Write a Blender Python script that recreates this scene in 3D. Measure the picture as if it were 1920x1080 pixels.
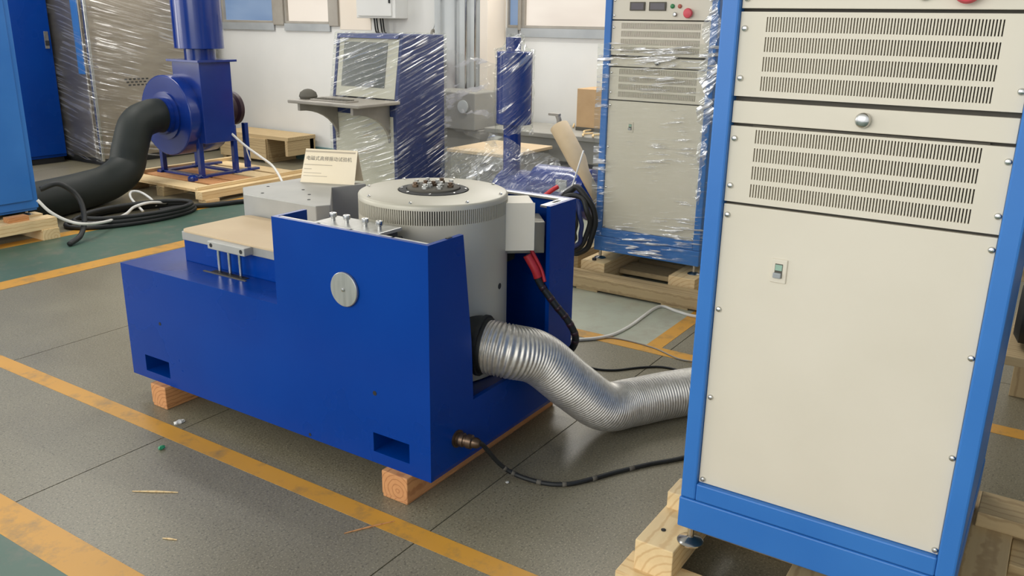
import bpy, bmesh, math, random
from mathutils import Vector, Matrix
R = math.radians
random.seed(7)
for o in list(bpy.data.objects): bpy.data.objects.remove(o, do_unlink=True)
S = bpy.context.scene
C = S.collection

# ---------------------------------------------------------------- camera
FPX, PITCH, ROLL, YAW, CAMH = 1597.0, R(17.3), R(0.95), R(32.86), 1.5
_f = Vector((math.cos(PITCH)*math.cos(YAW), math.cos(PITCH)*math.sin(YAW), -math.sin(PITCH)))
_r = Vector((math.sin(YAW), -math.cos(YAW), 0)); _u = _r.cross(_f)
c_, s_ = math.cos(ROLL), math.sin(ROLL)
RT = c_*_r + s_*_u; UP = -s_*_r + c_*_u; FW = _f
cd = bpy.data.cameras.new('camera'); cam = bpy.data.objects.new('camera', cd); C.objects.link(cam)
cd.sensor_width = 36; cd.lens = FPX/1920*36; cd.clip_start = 0.05; cd.clip_end = 100
m = Matrix.Identity(4)
for i in range(3): m[i][0] = RT[i]; m[i][1] = UP[i]; m[i][2] = -FW[i]
m.translation = (0, 0, CAMH); cam.matrix_world = m
S.camera = cam

# ---------------------------------------------------------------- world, lights, exposure
w = bpy.data.worlds.new('hall_daylight'); S.world = w; w.use_nodes = True
w.node_tree.nodes['Background'].inputs[0].default_value = (0.93, 0.97, 1.0, 1)
w.node_tree.nodes['Background'].inputs[1].default_value = 1.2
S.view_settings.view_transform = 'Standard'; S.view_settings.look = 'None'
S.view_settings.exposure = 0.0; S.view_settings.gamma = 1.0; S.view_settings.use_curve_mapping = False

def area(name, loc, target, sx, sy, power, col=(1, 1, 1)):
    l = bpy.data.lights.new(name, 'AREA'); l.shape = 'RECTANGLE'; l.size = sx; l.size_y = sy
    l.energy = power; l.color = col
    o = bpy.data.objects.new(name, l); C.objects.link(o); o.location = loc
    o.rotation_euler = (Vector(target)-Vector(loc)).to_track_quat('-Z', 'Y').to_euler()
    return o
# daylight as from tall unseen windows on the left, plus added front fill
for lx in (-2.7, -0.6, 1.5):
    area('window_light_left', (lx, 10.7, 2.4), (2.3, 2.2, 0.8), 1.1, 3.0, 80, (1.0, 0.98, 0.94))
area('window_light_front', (-3.4, 2.2, 2.8), (2.5, 1.6, 0.7), 6.0, 2.6, 175, (1.0, 0.97, 0.92))  # added fill behind the camera; the hall front has no window
for wy in (3.0, 7.4):
    area('window_light_back', (6.62, wy, 2.45), (4.2, wy-.6, 0.0), 2.6, 1.2, 48, (1.0, 0.97, 0.92))
# overhead lights added to lift the floor and back wall; no lamps built
for k, (lx, ly) in enumerate(((2.0, 5.0), (4.0, 7.8), (5.2, 2.9))):
    area('ceiling_lamp_light', (lx, ly, 4.35), (lx, ly, 0), 0.35, 2.2, (22, 88, 80)[k], (1.0, 0.98, 0.94))

# ---------------------------------------------------------------- pixel helpers (1920x1080 photograph)
def ray(px, py): return FW + RT*((px-960)/FPX) - UP*((py-540)/FPX)
def hit(ax, val, px, py):
    d = ray(px, py); o = Vector((0, 0, CAMH)); return o + d*((val-o[ax])/d[ax])
def onx(px, py, v): return hit(0, v, px, py)
def ony(px, py, v): return hit(1, v, px, py)
def onz(px, py, v=0.0): return hit(2, v, px, py)

# ---------------------------------------------------------------- materials
def newmat(name):
    mt = bpy.data.materials.new(name); mt.use_nodes = True
    nt = mt.node_tree; b = nt.nodes['Principled BSDF']
    return mt, nt, b
def nd(nt, t, **kw):
    n = nt.nodes.new(t)
    for k, v in kw.items():
        if k in n.inputs: n.inputs[k].default_value = v
        else: setattr(n, k, v)
    return n
def lin(c):
    return tuple((x/255/12.92 if x/255 <= .04045 else ((x/255+.055)/1.055)**2.4) for x in c)+(1,)
def coords(nt, scale=(1, 1, 1), rot=(0, 0, 0), kind='Object'):
    tc = nt.nodes.new('ShaderNodeTexCoord'); mp = nt.nodes.new('ShaderNodeMapping')
    mp.inputs['Scale'].default_value = scale; mp.inputs['Rotation'].default_value = rot
    nt.links.new(tc.outputs[kind], mp.inputs[0]); return mp.outputs[0]
def ramp(nt, fac, stops):
    r = nt.nodes.new('ShaderNodeValToRGB'); e = r.color_ramp.elements
    e[0].position, e[0].color = stops[0]; e[1].position, e[1].color = stops[-1]
    for p, c in stops[1:-1]:
        n = e.new(p); n.color = c
    nt.links.new(fac, r.inputs[0]); return r.outputs[0]
def noisy(name, c1, c2, rough=.5, metal=0., scale=8., stretch=(1, 1, 1), bump=0., coat=0., rv=.08, detail=4, spec=None):
    mt, nt, b = newmat(name)
    v = coords(nt, stretch)
    n = nd(nt, 'ShaderNodeTexNoise', Scale=scale, Detail=detail); nt.links.new(v, n.inputs['Vector'])
    nt.links.new(ramp(nt, n.outputs['Fac'], [(.3, lin(c1)), (.7, lin(c2))]), b.inputs['Base Color'])
    mr = nd(nt, 'ShaderNodeMapRange'); mr.inputs['To Min'].default_value = max(0.02, rough-rv); mr.inputs['To Max'].default_value = rough+rv
    nt.links.new(n.outputs['Fac'], mr.inputs['Value']); nt.links.new(mr.outputs[0], b.inputs['Roughness'])
    b.inputs['Metallic'].default_value = metal
    b.inputs['Coat Weight'].default_value = coat; b.inputs['Coat Roughness'].default_value = .12
    if spec is not None: b.inputs['Specular IOR Level'].default_value = spec
    if bump:
        bp = nd(nt, 'ShaderNodeBump', Strength=bump, Distance=.01); nt.links.new(n.outputs['Fac'], bp.inputs['Height']); nt.links.new(bp.outputs[0], b.inputs['Normal'])
    return mt
def wood(name, c1, c2, c3, scale=14.):
    mt, nt, b = newmat(name)
    tc = nt.nodes.new('ShaderNodeTexCoord'); oi = nt.nodes.new('ShaderNodeObjectInfo')
    ad = nd(nt, 'ShaderNodeVectorMath', operation='ADD'); ml = nd(nt, 'ShaderNodeVectorMath', operation='SCALE')
    cb = nt.nodes.new('ShaderNodeCombineXYZ'); cb.inputs[0].default_value = .3
    nt.links.new(oi.outputs['Random'], cb.inputs[1]); nt.links.new(oi.outputs['Random'], cb.inputs[2])
    nt.links.new(cb.outputs[0], ml.inputs[0]); ml.inputs['Scale'].default_value = .11
    nt.links.new(tc.outputs['Object'], ad.inputs[0]); nt.links.new(ml.outputs[0], ad.inputs[1])
    wv = nd(nt, 'ShaderNodeTexWave', wave_type='RINGS', rings_direction='X'); wv.inputs['Scale'].default_value = scale
    wv.inputs['Distortion'].default_value = 2.2; wv.inputs['Detail'].default_value = 2; wv.inputs['Detail Scale'].default_value = 1.5
    nt.links.new(ad.outputs[0], wv.inputs['Vector'])
    n = nd(nt, 'ShaderNodeTexNoise', Scale=9., Detail=5); mp = nt.nodes.new('ShaderNodeMapping'); mp.inputs['Scale'].default_value = (.35, 5, 5)
    nt.links.new(ad.outputs[0], mp.inputs[0]); nt.links.new(mp.outputs[0], n.inputs['Vector'])
    mx = nd(nt, 'ShaderNodeMix', data_type='RGBA'); mx.inputs[0].default_value = .5
    nt.links.new(ramp(nt, wv.outputs['Fac'], [(0, lin(c1)), (.75, lin(c1)), (1, lin(c3))]), mx.inputs[6])
    nt.links.new(ramp(nt, n.outputs['Fac'], [(.3, lin(c2)), (.7, lin(c1))]), mx.inputs[7])
    nt.links.new(mx.outputs[2], b.inputs['Base Color']); b.inputs['Roughness'].default_value = .72
    bp = nd(nt, 'ShaderNodeBump', Strength=.25, Distance=.004); nt.links.new(n.outputs['Fac'], bp.inputs['Height']); nt.links.new(bp.outputs[0], b.inputs['Normal'])
    return mt
def film(name, direction='y', amount=.55, base=.10, scale=1.0, tilt=0.0, lines=0., thr=.56):
    """clear stretch wrap: see-through film with glossy, whitish folds along the wrapping direction"""
    mt, nt, b = newmat(name); nt.nodes.remove(b); out = nt.nodes['Material Output']
    st = {'y': (6*scale, 6*scale, 60*scale), 'd': (2*scale, 2*scale, 34*scale)}[direction]
    v = coords(nt, (1, 1, 1), (tilt, tilt, 0)); mp = nt.nodes.new('ShaderNodeMapping'); mp.inputs['Scale'].default_value = st; nt.links.new(v, mp.inputs[0])
    n = nd(nt, 'ShaderNodeTexNoise', Scale=1.0, Detail=2, Distortion=.25); nt.links.new(mp.outputs[0], n.inputs['Vector'])
    n2 = nd(nt, 'ShaderNodeTexNoise', Scale=3.0, Detail=2); nt.links.new(v, n2.inputs['Vector'])
    s1 = ramp(nt, n.outputs['Fac'], [(thr, (0, 0, 0, 1)), (thr+.06, (1, 1, 1, 1))])
    s2 = ramp(nt, n2.outputs['Fac'], [(.42, (0, 0, 0, 1)), (.56, (1, 1, 1, 1))])
    if lines:
        wv = nd(nt, 'ShaderNodeTexWave', wave_type='BANDS', bands_direction='Z'); wv.inputs['Scale'].default_value = lines
        wv.inputs['Distortion'].default_value = 4.5; wv.inputs['Detail'].default_value = 1.5; wv.inputs['Detail Scale'].default_value = .35
        nt.links.new(v, wv.inputs['Vector']); s3 = ramp(nt, wv.outputs['Fac'], [(.78, (0, 0, 0, 1)), (1.0, (.9, .9, .9, 1))])
        mxx = nd(nt, 'ShaderNodeMath', operation='MAXIMUM'); nt.links.new(s1, mxx.inputs[0]); nt.links.new(s3, mxx.inputs[1]); s1 = mxx.outputs[0]
    mu = nd(nt, 'ShaderNodeMath', operation='MULTIPLY'); nt.links.new(s1, mu.inputs[0]); nt.links.new(s2, mu.inputs[1])
    ma = nd(nt, 'ShaderNodeMath', operation='MULTIPLY_ADD'); nt.links.new(mu.outputs[0], ma.inputs[0]); ma.inputs[1].default_value = amount; ma.inputs[2].default_value = base
    tr = nd(nt, 'ShaderNodeBsdfTransparent'); tr.inputs[0].default_value = (.92, .93, .91, 1)
    gl = nd(nt, 'ShaderNodeBsdfGlossy'); gl.inputs['Roughness'].default_value = .14; gl.inputs['Color'].default_value = (1, 1, 1, 1)
    df = nd(nt, 'ShaderNodeBsdfTranslucent'); df.inputs['Color'].default_value = (.95, .95, .95, 1)
    di = nd(nt, 'ShaderNodeBsdfDiffuse'); di.inputs['Color'].default_value = (.95, .95, .96, 1)  # white diffuse also paints in the bright highlights of the folds
    bp = nd(nt, 'ShaderNodeBump', Strength=1.0, Distance=.05); nt.links.new(n.outputs['Fac'], bp.inputs['Height']); nt.links.new(bp.outputs[0], gl.inputs['Normal'])
    m0 = nd(nt, 'ShaderNodeMixShader'); m0.inputs[0].default_value = .5; nt.links.new(df.outputs[0], m0.inputs[1]); nt.links.new(di.outputs[0], m0.inputs[2])
    m1 = nd(nt, 'ShaderNodeMixShader'); m1.inputs[0].default_value = .55; nt.links.new(m0.outputs[0], m1.inputs[1]); nt.links.new(gl.outputs[0], m1.inputs[2])
    m2 = nd(nt, 'ShaderNodeMixShader'); nt.links.new(ma.outputs[0], m2.inputs[0]); nt.links.new(tr.outputs[0], m2.inputs[1]); nt.links.new(m1.outputs[0], m2.inputs[2])
    nt.links.new(m2.outputs[0], out.inputs[0]); return mt
def floor_mat(name, c1, c2, fleck, rough=.32):
    mt, nt, b = newmat(name); v = coords(nt, kind='Object')
    geo = nt.nodes.new('ShaderNodeNewGeometry'); v = geo.outputs['Position']
    n = nd(nt, 'ShaderNodeTexNoise', Scale=1.1, Detail=6, Roughness=.65); nt.links.new(v, n.inputs['Vector'])
    vo = nd(nt, 'ShaderNodeTexNoise', Scale=170., Detail=2); nt.links.new(v, vo.inputs['Vector'])
    mx = nd(nt, 'ShaderNodeMix', data_type='RGBA')
    nt.links.new(ramp(nt, n.outputs['Fac'], [(.3, lin(c1)), (.72, lin(c2))]), mx.inputs[6]); mx.inputs[7].default_value = lin(fleck)
    nt.links.new(ramp(nt, vo.outputs['Fac'], [(.55, (0, 0, 0, 1)), (.68, (.6, .6, .6, 1))]), mx.inputs[0])
    vo2 = nd(nt, 'ShaderNodeTexNoise', Scale=120., Detail=2); nt.links.new(v, vo2.inputs['Vector'])
    mx2 = nd(nt, 'ShaderNodeMix', data_type='RGBA'); nt.links.new(mx.outputs[2], mx2.inputs[6]); mx2.inputs[7].default_value = lin(tuple(x*.62 for x in c1))
    nt.links.new(ramp(nt, vo2.outputs['Fac'], [(.57, (0, 0, 0, 1)), (.68, (.65, .65, .65, 1))]), mx2.inputs[0])
    nt.links.new(mx2.outputs[2], b.inputs['Base Color'])
    mr = nd(nt, 'ShaderNodeMapRange'); mr.inputs['To Min'].default_value = rough-.08; mr.inputs['To Max'].default_value = rough+.16
    nt.links.new(n.outputs['Fac'], mr.inputs['Value']); nt.links.new(mr.outputs[0], b.inputs['Roughness'])
    return mt
def paint_mat(name, c, under, worn=.62):
    mt, nt, b = newmat(name); geo = nt.nodes.new('ShaderNodeNewGeometry'); v = geo.outputs['Position']
    n = nd(nt, 'ShaderNodeTexNoise', Scale=7., Detail=8, Roughness=.7); nt.links.new(v, n.inputs['Vector'])
    n2 = nd(nt, 'ShaderNodeTexNoise', Scale=1.6, Detail=3); nt.links.new(v, n2.inputs['Vector'])
    mx = nd(nt, 'ShaderNodeMix', data_type='RGBA'); mx.inputs[7].default_value = lin(under)
    nt.links.new(ramp(nt, n2.outputs['Fac'], [(.3, lin(c)), (.7, lin(tuple(min(255, x*1.1) for x in c)))]), mx.inputs[6])
    nt.links.new(ramp(nt, n.outputs['Fac'], [(worn-.08, (0, 0, 0, 1)), (worn+.1, (.8, .8, .8, 1))]), mx.inputs[0])
    nt.links.new(mx.outputs[2], b.inputs['Base Color']); b.inputs['Roughness'].default_value = .42
    return mt
def flat_em(name, c, strength, c2=None):
    mt, nt, b = newmat(name); v = coords(nt, (1.0, .7, 2.2))
    n = nd(nt, 'ShaderNodeTexNoise', Scale=1.3, Detail=3); nt.links.new(v, n.inputs['Vector'])
    col = ramp(nt, n.outputs['Fac'], [(.35, lin(c)), (.65, lin(c2 or c))])
    nt.links.new(col, b.inputs['Emission Color']); b.inputs['Emission Strength'].default_value = strength
    b.inputs['Base Color'].default_value = (.05, .05, .05, 1); b.inputs['Roughness'].default_value = .2
    return mt
M = {}
M['floor'] = floor_mat('terrazzo_floor', (112, 105, 86), (132, 126, 106), (172, 164, 140))
M['green'] = paint_mat('green_floor_paint', (70, 96, 82), (108, 110, 96), .58)
M['greenpale'] = paint_mat('pale_green_floor_paint', (158, 162, 146), (158, 154, 138), .55)
M['yellow'] = paint_mat('yellow_line_paint', (192, 140, 50), (140, 116, 74), .58)
M['joint'] = noisy('joint_filler', (70, 68, 60), (84, 82, 74), .8)
M['wall'] = noisy('white_wall_paint', (214, 214, 210), (224, 223, 219), .7, scale=1.2, bump=.02)
M['wallwarm'] = noisy('cream_wall_paint', (222, 210, 194), (232, 222, 208), .7, scale=1.2)
M['teal'] = noisy('teal_skirting_paint', (84, 116, 118), (98, 128, 128), .6, scale=3)
M['sill'] = noisy('grey_sill', (150, 154, 156), (170, 173, 174), .5, scale=4)
M['frame'] = noisy('window_frame_grey', (140, 134, 124), (158, 152, 142), .45, scale=5)
M['pier'] = noisy('pier_paint', (186, 190, 190), (202, 205, 204), .6, scale=2)
M['ceil'] = noisy('ceiling_paint', (200, 202, 202), (214, 214, 214), .8, scale=1)
M['pane_warm'] = flat_em('daylit_pane_warm', (226, 212, 196), .95, (240, 228, 212))
M['pane_blue'] = flat_em('daylit_pane_blue', (104, 138, 182), .75, (132, 160, 196))
M['blue'] = noisy('machine_blue_enamel', (0, 54, 138), (0, 60, 146), .28, scale=2.2, coat=.0, rv=.05, spec=.18)
M['bluerack'] = noisy('rack_blue_paint', (42, 110, 188), (54, 122, 198), .42, scale=2.5, rv=.05)
M['bluefan'] = noisy('fan_blue_enamel', (10, 42, 118), (14, 48, 128), .22, scale=3, coat=.3, rv=.05)
M['bluedark'] = noisy('console_navy_paint', (34, 48, 100), (42, 58, 112), .5, scale=3)
M['cream'] = noisy('cream_panel_paint', (214, 206, 188), (222, 214, 197), .5, scale=2.2, rv=.04)
M['creamdull'] = noisy('console_cream_paint', (196, 192, 176), (206, 202, 188), .5, scale=2.2)
M['dark'] = noisy('dark_interior', (30, 30, 30), (40, 40, 40), .7, scale=6)
M['slotdark'] = noisy('vent_backing', (84, 80, 72), (98, 94, 84), .8, scale=6)
M['black'] = noisy('black_rubber', (20, 22, 22), (32, 34, 34), .55, scale=12, bump=.1)
M['hoseblack'] = noisy('black_green_hose', (16, 24, 19), (22, 30, 25), .6, scale=4, bump=.1)
M['steel'] = noisy('bright_steel', (190, 190, 188), (214, 213, 210), .22, metal=1., scale=14, rv=.06)
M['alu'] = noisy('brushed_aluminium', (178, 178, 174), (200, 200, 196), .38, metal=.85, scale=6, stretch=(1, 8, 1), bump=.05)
M['aludull'] = noisy('cast_aluminium', (158, 157, 152), (176, 175, 169), .5, metal=.3, scale=5, bump=.05)
M['shellgrey'] = noisy('grey_shell_paint', (180, 175, 158), (190, 185, 169), .42, metal=.15, scale=3, rv=.05)
M['tbox'] = noisy('cream_terminal_box_paint', (218, 210, 190), (226, 218, 200), .5, scale=4)
M['stainless'] = noisy('stainless_sheet', (158, 148, 136), (182, 172, 160), .36, metal=.8, scale=2.0, stretch=(1, 1, 6))
M['beige'] = noisy('beige_board', (196, 172, 138), (206, 184, 150), .6, scale=4)
M['card'] = noisy('cardstock', (240, 224, 192), (248, 234, 206), .6, scale=6)
M['cardb'] = noisy('brown_cardboard', (184, 152, 112), (198, 166, 126), .75, scale=6)
M['tube'] = noisy('tan_cardboard_tube', (186, 164, 130), (200, 180, 148), .7, scale=6)
M['ink'] = noisy('grey_ink', (96, 90, 84), (110, 104, 96), .6)
M['inkpale'] = noisy('pale_ink', (186, 170, 146), (194, 180, 156), .6)
M['foil'] = noisy('aluminium_foil_duct', (182, 178, 170), (206, 203, 196), .4, metal=.7, scale=60, bump=.06, rv=.08)
M['whitecable'] = noisy('white_cable', (214, 212, 204), (226, 224, 218), .45)
M['red'] = noisy('red_plastic', (190, 40, 48), (206, 56, 62), .45)
M['pinkred'] = noisy('red_mushroom_button', (206, 70, 84), (220, 88, 98), .45)
M['green_btn'] = noisy('green_button', (40, 120, 70), (52, 136, 82), .35)
M['orange_btn'] = noisy('amber_button', (160, 84, 66), (176, 98, 80), .35)
M['meter'] = noisy('meter_window', (84, 78, 84), (98, 92, 96), .3)
M['screen'] = noisy('grey_screen', (84, 86, 84), (106, 108, 104), .25, scale=2)
M['greybench'] = noisy('grey_bench', (140, 138, 130), (158, 155, 147), .7, scale=3)
M['motorred'] = noisy('dark_motor_paint', (44, 26, 34), (60, 36, 44), .4)
M['bronze'] = noisy('bronze_connector', (88, 72, 58), (120, 100, 82), .35, metal=.8, scale=20)
M['scrapgreen'] = noisy('green_plastic', (40, 130, 90), (54, 150, 104), .4)
M['palegreen'] = noisy('pale_green_window', (138, 172, 152), (168, 194, 178), .3)
M['pine'] = wood('pale_pine', (232, 206, 158), (218, 188, 138), (200, 160, 108))
M['pinered'] = wood('reddish_pine', (206, 150, 98), (190, 130, 82), (150, 92, 52), 20.)
M['pinegrey'] = wood('greyed_pallet_wood', (192, 168, 126), (170, 146, 106), (150, 124, 86))
M['film_h'] = film('stretch_film_horizontal', 'y', .95, .05, 1.0, .07, 0., .535)
M['film_d'] = film('stretch_film_diagonal', 'd', .45, .03, 1.0, .30, 8.)
M['film_c'] = film('stretch_film_chamber', 'd', .42, .05, .9, -.22, 5.)
M['film_s'] = film('silencer_film', 'd', .5, .05, 1.3, .55)
M['film_seam'] = film('bunched_film', 'd', .6, .30, .8, .6)
M['film_haze'] = film('loose_film', 'd', .6, .13, .7, .5)

# ---------------------------------------------------------------- mesh helpers
def link(name, me, mat, parent=None):
    o = bpy.data.objects.new(name, me); C.objects.link(o)
    if mat is not None:
        if not me.materials: me.materials.append(M[mat])
    if parent is not None: o.parent = parent
    return o
def obj(name, bm, mat, parent=None, bevel=0., smooth=False, seg=2):
    me = bpy.data.meshes.new(name)
    bmesh.ops.recalc_face_normals(bm, faces=bm.faces[:])
    if smooth:
        for f in bm.faces: f.smooth = True
    bm.to_mesh(me); bm.free()
    o = link(name, me, mat, parent)
    if bevel:
        md = o.modifiers.new('edge', 'BEVEL'); md.width = bevel; md.segments = seg; md.limit_method = 'ANGLE'; md.angle_limit = R(40)
    return o
def add_box(bm, x0, x1, y0, y1, z0, z1, mtx=None):
    vs = [bm.verts.new((x, y, z)) for z in (z0, z1) for x, y in ((x0, y0), (x1, y0), (x1, y1), (x0, y1))]
    for f in ((0, 3, 2, 1), (4, 5, 6, 7), (0, 1, 5, 4), (1, 2, 6, 5), (2, 3, 7, 6), (3, 0, 4, 7)):
        bm.faces.new([vs[i] for i in f])
    if mtx is not None: bmesh.ops.transform(bm, matrix=mtx, verts=vs)
    return vs
def box(name, x0, x1, y0, y1, z0, z1, mat, parent=None, bevel=.002):
    bm = bmesh.new(); add_box(bm, x0, x1, y0, y1, z0, z1); return obj(name, bm, mat, parent, bevel)
def add_prism(bm, pts, z0, z1, axis='z'):
    """closed outline pts (2D) extruded; axis z: (x,y), axis y: (x,z), axis x: (y,z)"""
    def P(a, b, c): return {'z': (a, b, c), 'y': (a, c, b), 'x': (c, a, b)}[axis]
    lo = [bm.verts.new(P(a, b, z0)) for a, b in pts]; hi = [bm.verts.new(P(a, b, z1)) for a, b in pts]
    n = len(pts); bm.faces.new(lo[::-1]); bm.faces.new(hi)
    for i in range(n): bm.faces.new((lo[i], lo[(i+1) % n], hi[(i+1) % n], hi[i]))
def add_lathe(bm, prof, mtx=None, seg=48, caps=True):
    """profile (r,h) turned about local Z"""
    rings = []; allv = []
    for r, h in prof:
        ring = [bm.verts.new((r*math.cos(2*math.pi*k/seg), r*math.sin(2*math.pi*k/seg), h)) for k in range(seg)]
        rings.append(ring); allv += ring
    for a, b in zip(rings, rings[1:]):
        for k in range(seg): bm.faces.new((a[k], a[(k+1) % seg], b[(k+1) % seg], b[k]))
    if caps:
        bm.faces.new(rings[0][::-1]); bm.faces.new(rings[-1])
    if mtx is not None: bmesh.ops.transform(bm, matrix=mtx, verts=allv)
def frame_to(origin, direction):
    q = Vector(direction).normalized().to_track_quat('Z', 'Y'); mm = q.to_matrix().to_4x4(); mm.translation = Vector(origin); return mm
def lathe(name, prof, mat, parent=None, origin=(0, 0, 0), direction=(0, 0, 1), seg=40, smooth=True, bevel=0.):
    bm = bmesh.new(); add_lathe(bm, prof, frame_to(origin, direction), seg)
    o = obj(name, bm, mat, parent, bevel, False)
    if smooth:
        for p in o.data.polygons: p.use_smooth = len(p.vertices) == 4
        mark_sharp(o.data)
    return o
def mark_sharp(me, ang=40):
    try: me.set_sharp_from_angle(angle=R(ang))
    except Exception: pass
def spline(pts, n=12):
    P = [Vector(p) for p in pts]; P = [2*P[0]-P[1]]+P+[2*P[-1]-P[-2]]; out = []
    for i in range(1, len(P)-2):
        a, b, c, d = P[i-1:i+3]
        for k in range(n):
            t = k/n; out.append(.5*((2*b)+(c-a)*t+(2*a-5*b+4*c-d)*t*t+(3*b-a-3*c+d)*t**3))
    out.append(P[-2]); return out
def add_tube(bm, path, rad, seg=10):
    """tube along points; rad a number or a function of the path index"""
    rings = []; prev = None
    for i, p in enumerate(path):
        t = (path[min(i+1, len(path)-1)]-path[max(i-1, 0)]).normalized()
        if prev is None:
            a = t.orthogonal().normalized()
        else:
            a = (prev-t*prev.dot(t)).normalized()
        prev = a; b = t.cross(a); r = rad(i) if callable(rad) else rad
        rings.append([bm.verts.new(p+(a*math.cos(2*math.pi*k/seg)+b*math.sin(2*math.pi*k/seg))*r) for k in range(seg)])
    for u, v in zip(rings, rings[1:]):
        for k in range(seg): bm.faces.new((u[k], u[(k+1) % seg], v[(k+1) % seg], v[k]))
    bm.faces.new(rings[0][::-1]); bm.faces.new(rings[-1])
def tube(name, pts, rad, mat, parent=None, seg=10, n=12, sm=True):
    bm = bmesh.new(); add_tube(bm, spline(pts, n) if sm else [Vector(p) for p in pts], rad, seg)
    return obj(name, bm, mat, parent, 0, True)
def tag(o, label, cat, group=None):
    o['label'] = label; o['category'] = cat
    if group: o['group'] = group
    return o
def thing(name, label, cat, loc=(0, 0, 0), group=None):
    """an Empty at the thing's base; parts are built in world coordinates and keep them"""
    o = bpy.data.objects.new(name, None); C.objects.link(o); o.empty_display_size = .05
    o.location = loc; tag(o, label, cat, group); return o
def settle(t):
    """turn world-built children into children of the Empty at its own place"""
    L = Vector(t.location)
    for ch in t.children:
        ch.location = Vector(ch.location)-L
def structure(o): o['kind'] = 'structure'; return o
def plank(name, x0, x1, y0, y1, z0, z1, mat, parent=None, bevel=.003):
    """a piece of timber whose grain (local X) runs along its longest side"""
    dx, dy, dz = x1-x0, y1-y0, z1-z0; bm = bmesh.new()
    if dx >= dy and dx >= dz: add_box(bm, -dx/2, dx/2, -dy/2, dy/2, -dz/2, dz/2); rot = (0, 0, 0)
    elif dy >= dz: add_box(bm, -dy/2, dy/2, -dx/2, dx/2, -dz/2, dz/2); rot = (0, 0, R(90))
    else: add_box(bm, -dz/2, dz/2, -dy/2, dy/2, -dx/2, dx/2); rot = (0, R(-90), 0)
    o = obj(name, bm, mat, parent, bevel); o.location = ((x0+x1)/2, (y0+y1)/2, (z0+z1)/2); o.rotation_euler = rot
    return o
def film_box(name, x0, x1, y0, y1, z0, z1, mat, parent, wob=.012, step=.09, top=True, skip=()):
    """a loose skin of stretch film around a box"""
    rnd = random.Random(name+str(x0)); bm = bmesh.new()
    loop = []
    def seglist(a, b, n): return [a+(b-a)*k/n for k in range(n)]
    nx = max(2, int((x1-x0)/step)); ny = max(2, int((y1-y0)/step)); nz = max(2, int((z1-z0)/step))
    for x in seglist(x0, x1, nx): loop.append((x, y0, 0, -1))
    for y in seglist(y0, y1, ny): loop.append((x1, y, 1, 0))
    for x in seglist(x1, x0, nx): loop.append((x, y1, 0, 1))
    for y in seglist(y1, y0, ny): loop.append((x0, y, -1, 0))
    rows = []
    for k in range(nz+1):
        z = z0+(z1-z0)*k/nz; row = []
        for x, y, ax, ay in loop:
            d = rnd.uniform(0, wob); row.append(bm.verts.new((x+ax*d, y+ay*d, z+(rnd.uniform(-wob, wob) if k in (0, nz) else 0))))
        rows.append(row)
    n = len(loop)
    for a, b in zip(rows, rows[1:]):
        for k in range(n): bm.faces.new((a[k], a[(k+1) % n], b[(k+1) % n], b[k]))
    if top: bm.faces.new(rows[-1])
    return obj(name, bm, mat, parent, 0, True)

# ================================================================ the setting
WX = 6.75                                           # inner face of the window wall
bm = bmesh.new(); add_box(bm, -4.0, WX+.2, -4.0, 11.2, -.2, -.012)
floor = structure(obj('floor', bm, 'joint'))
xs = [-4.0, -.655, 1.745, 4.145, WX+.2]
ys = [-4.0, -3.36, -2.16, -.96, .24, 1.44, 2.64, 3.84, 5.04, 6.24, 7.44, 8.64, 9.84, 11.2]
for i in range(len(xs)-1):
    for j in range(len(ys)-1):
        g = .0022
        bm = bmesh.new(); add_box(bm, xs[i]+g, xs[i+1]-g, ys[j]+g, ys[j+1]-g, -.03, 0)
        obj('slab', bm, 'floor', floor)
def paint(name, x0, x1, y0, y1, mat, z=.0012):
    bm = bmesh.new(); add_box(bm, x0, x1, y0, y1, -.002, z); return structure(obj(name, bm, mat))
paint('trim_1', 1.710, 1.785, -4.0, 4.95, 'yellow')
paint('trim_2', 1.040, 1.160, -4.0, 4.95, 'yellow')
paint('trim_3', -4.0, 6.7, 4.95, 5.10, 'yellow', .0016)
paint('trim_4', 3.56, 3.65, -4.0, 4.95, 'yellow')
paint('trim_5', 3.65, 6.7, 1.485, 1.565, 'yellow')
paint('trim_6', -4.0, 6.7, 5.86, 5.98, 'yellow')
paint('trim_7', -4.0, 1.040, -4.0, 4.95, 'green', .0008)
paint('trim_8', -4.0, 6.7, 5.10, 5.86, 'green', .0008)
paint('trim_9', 3.65, 6.7, 1.565, 4.95, 'greenpale', .0008)

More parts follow.
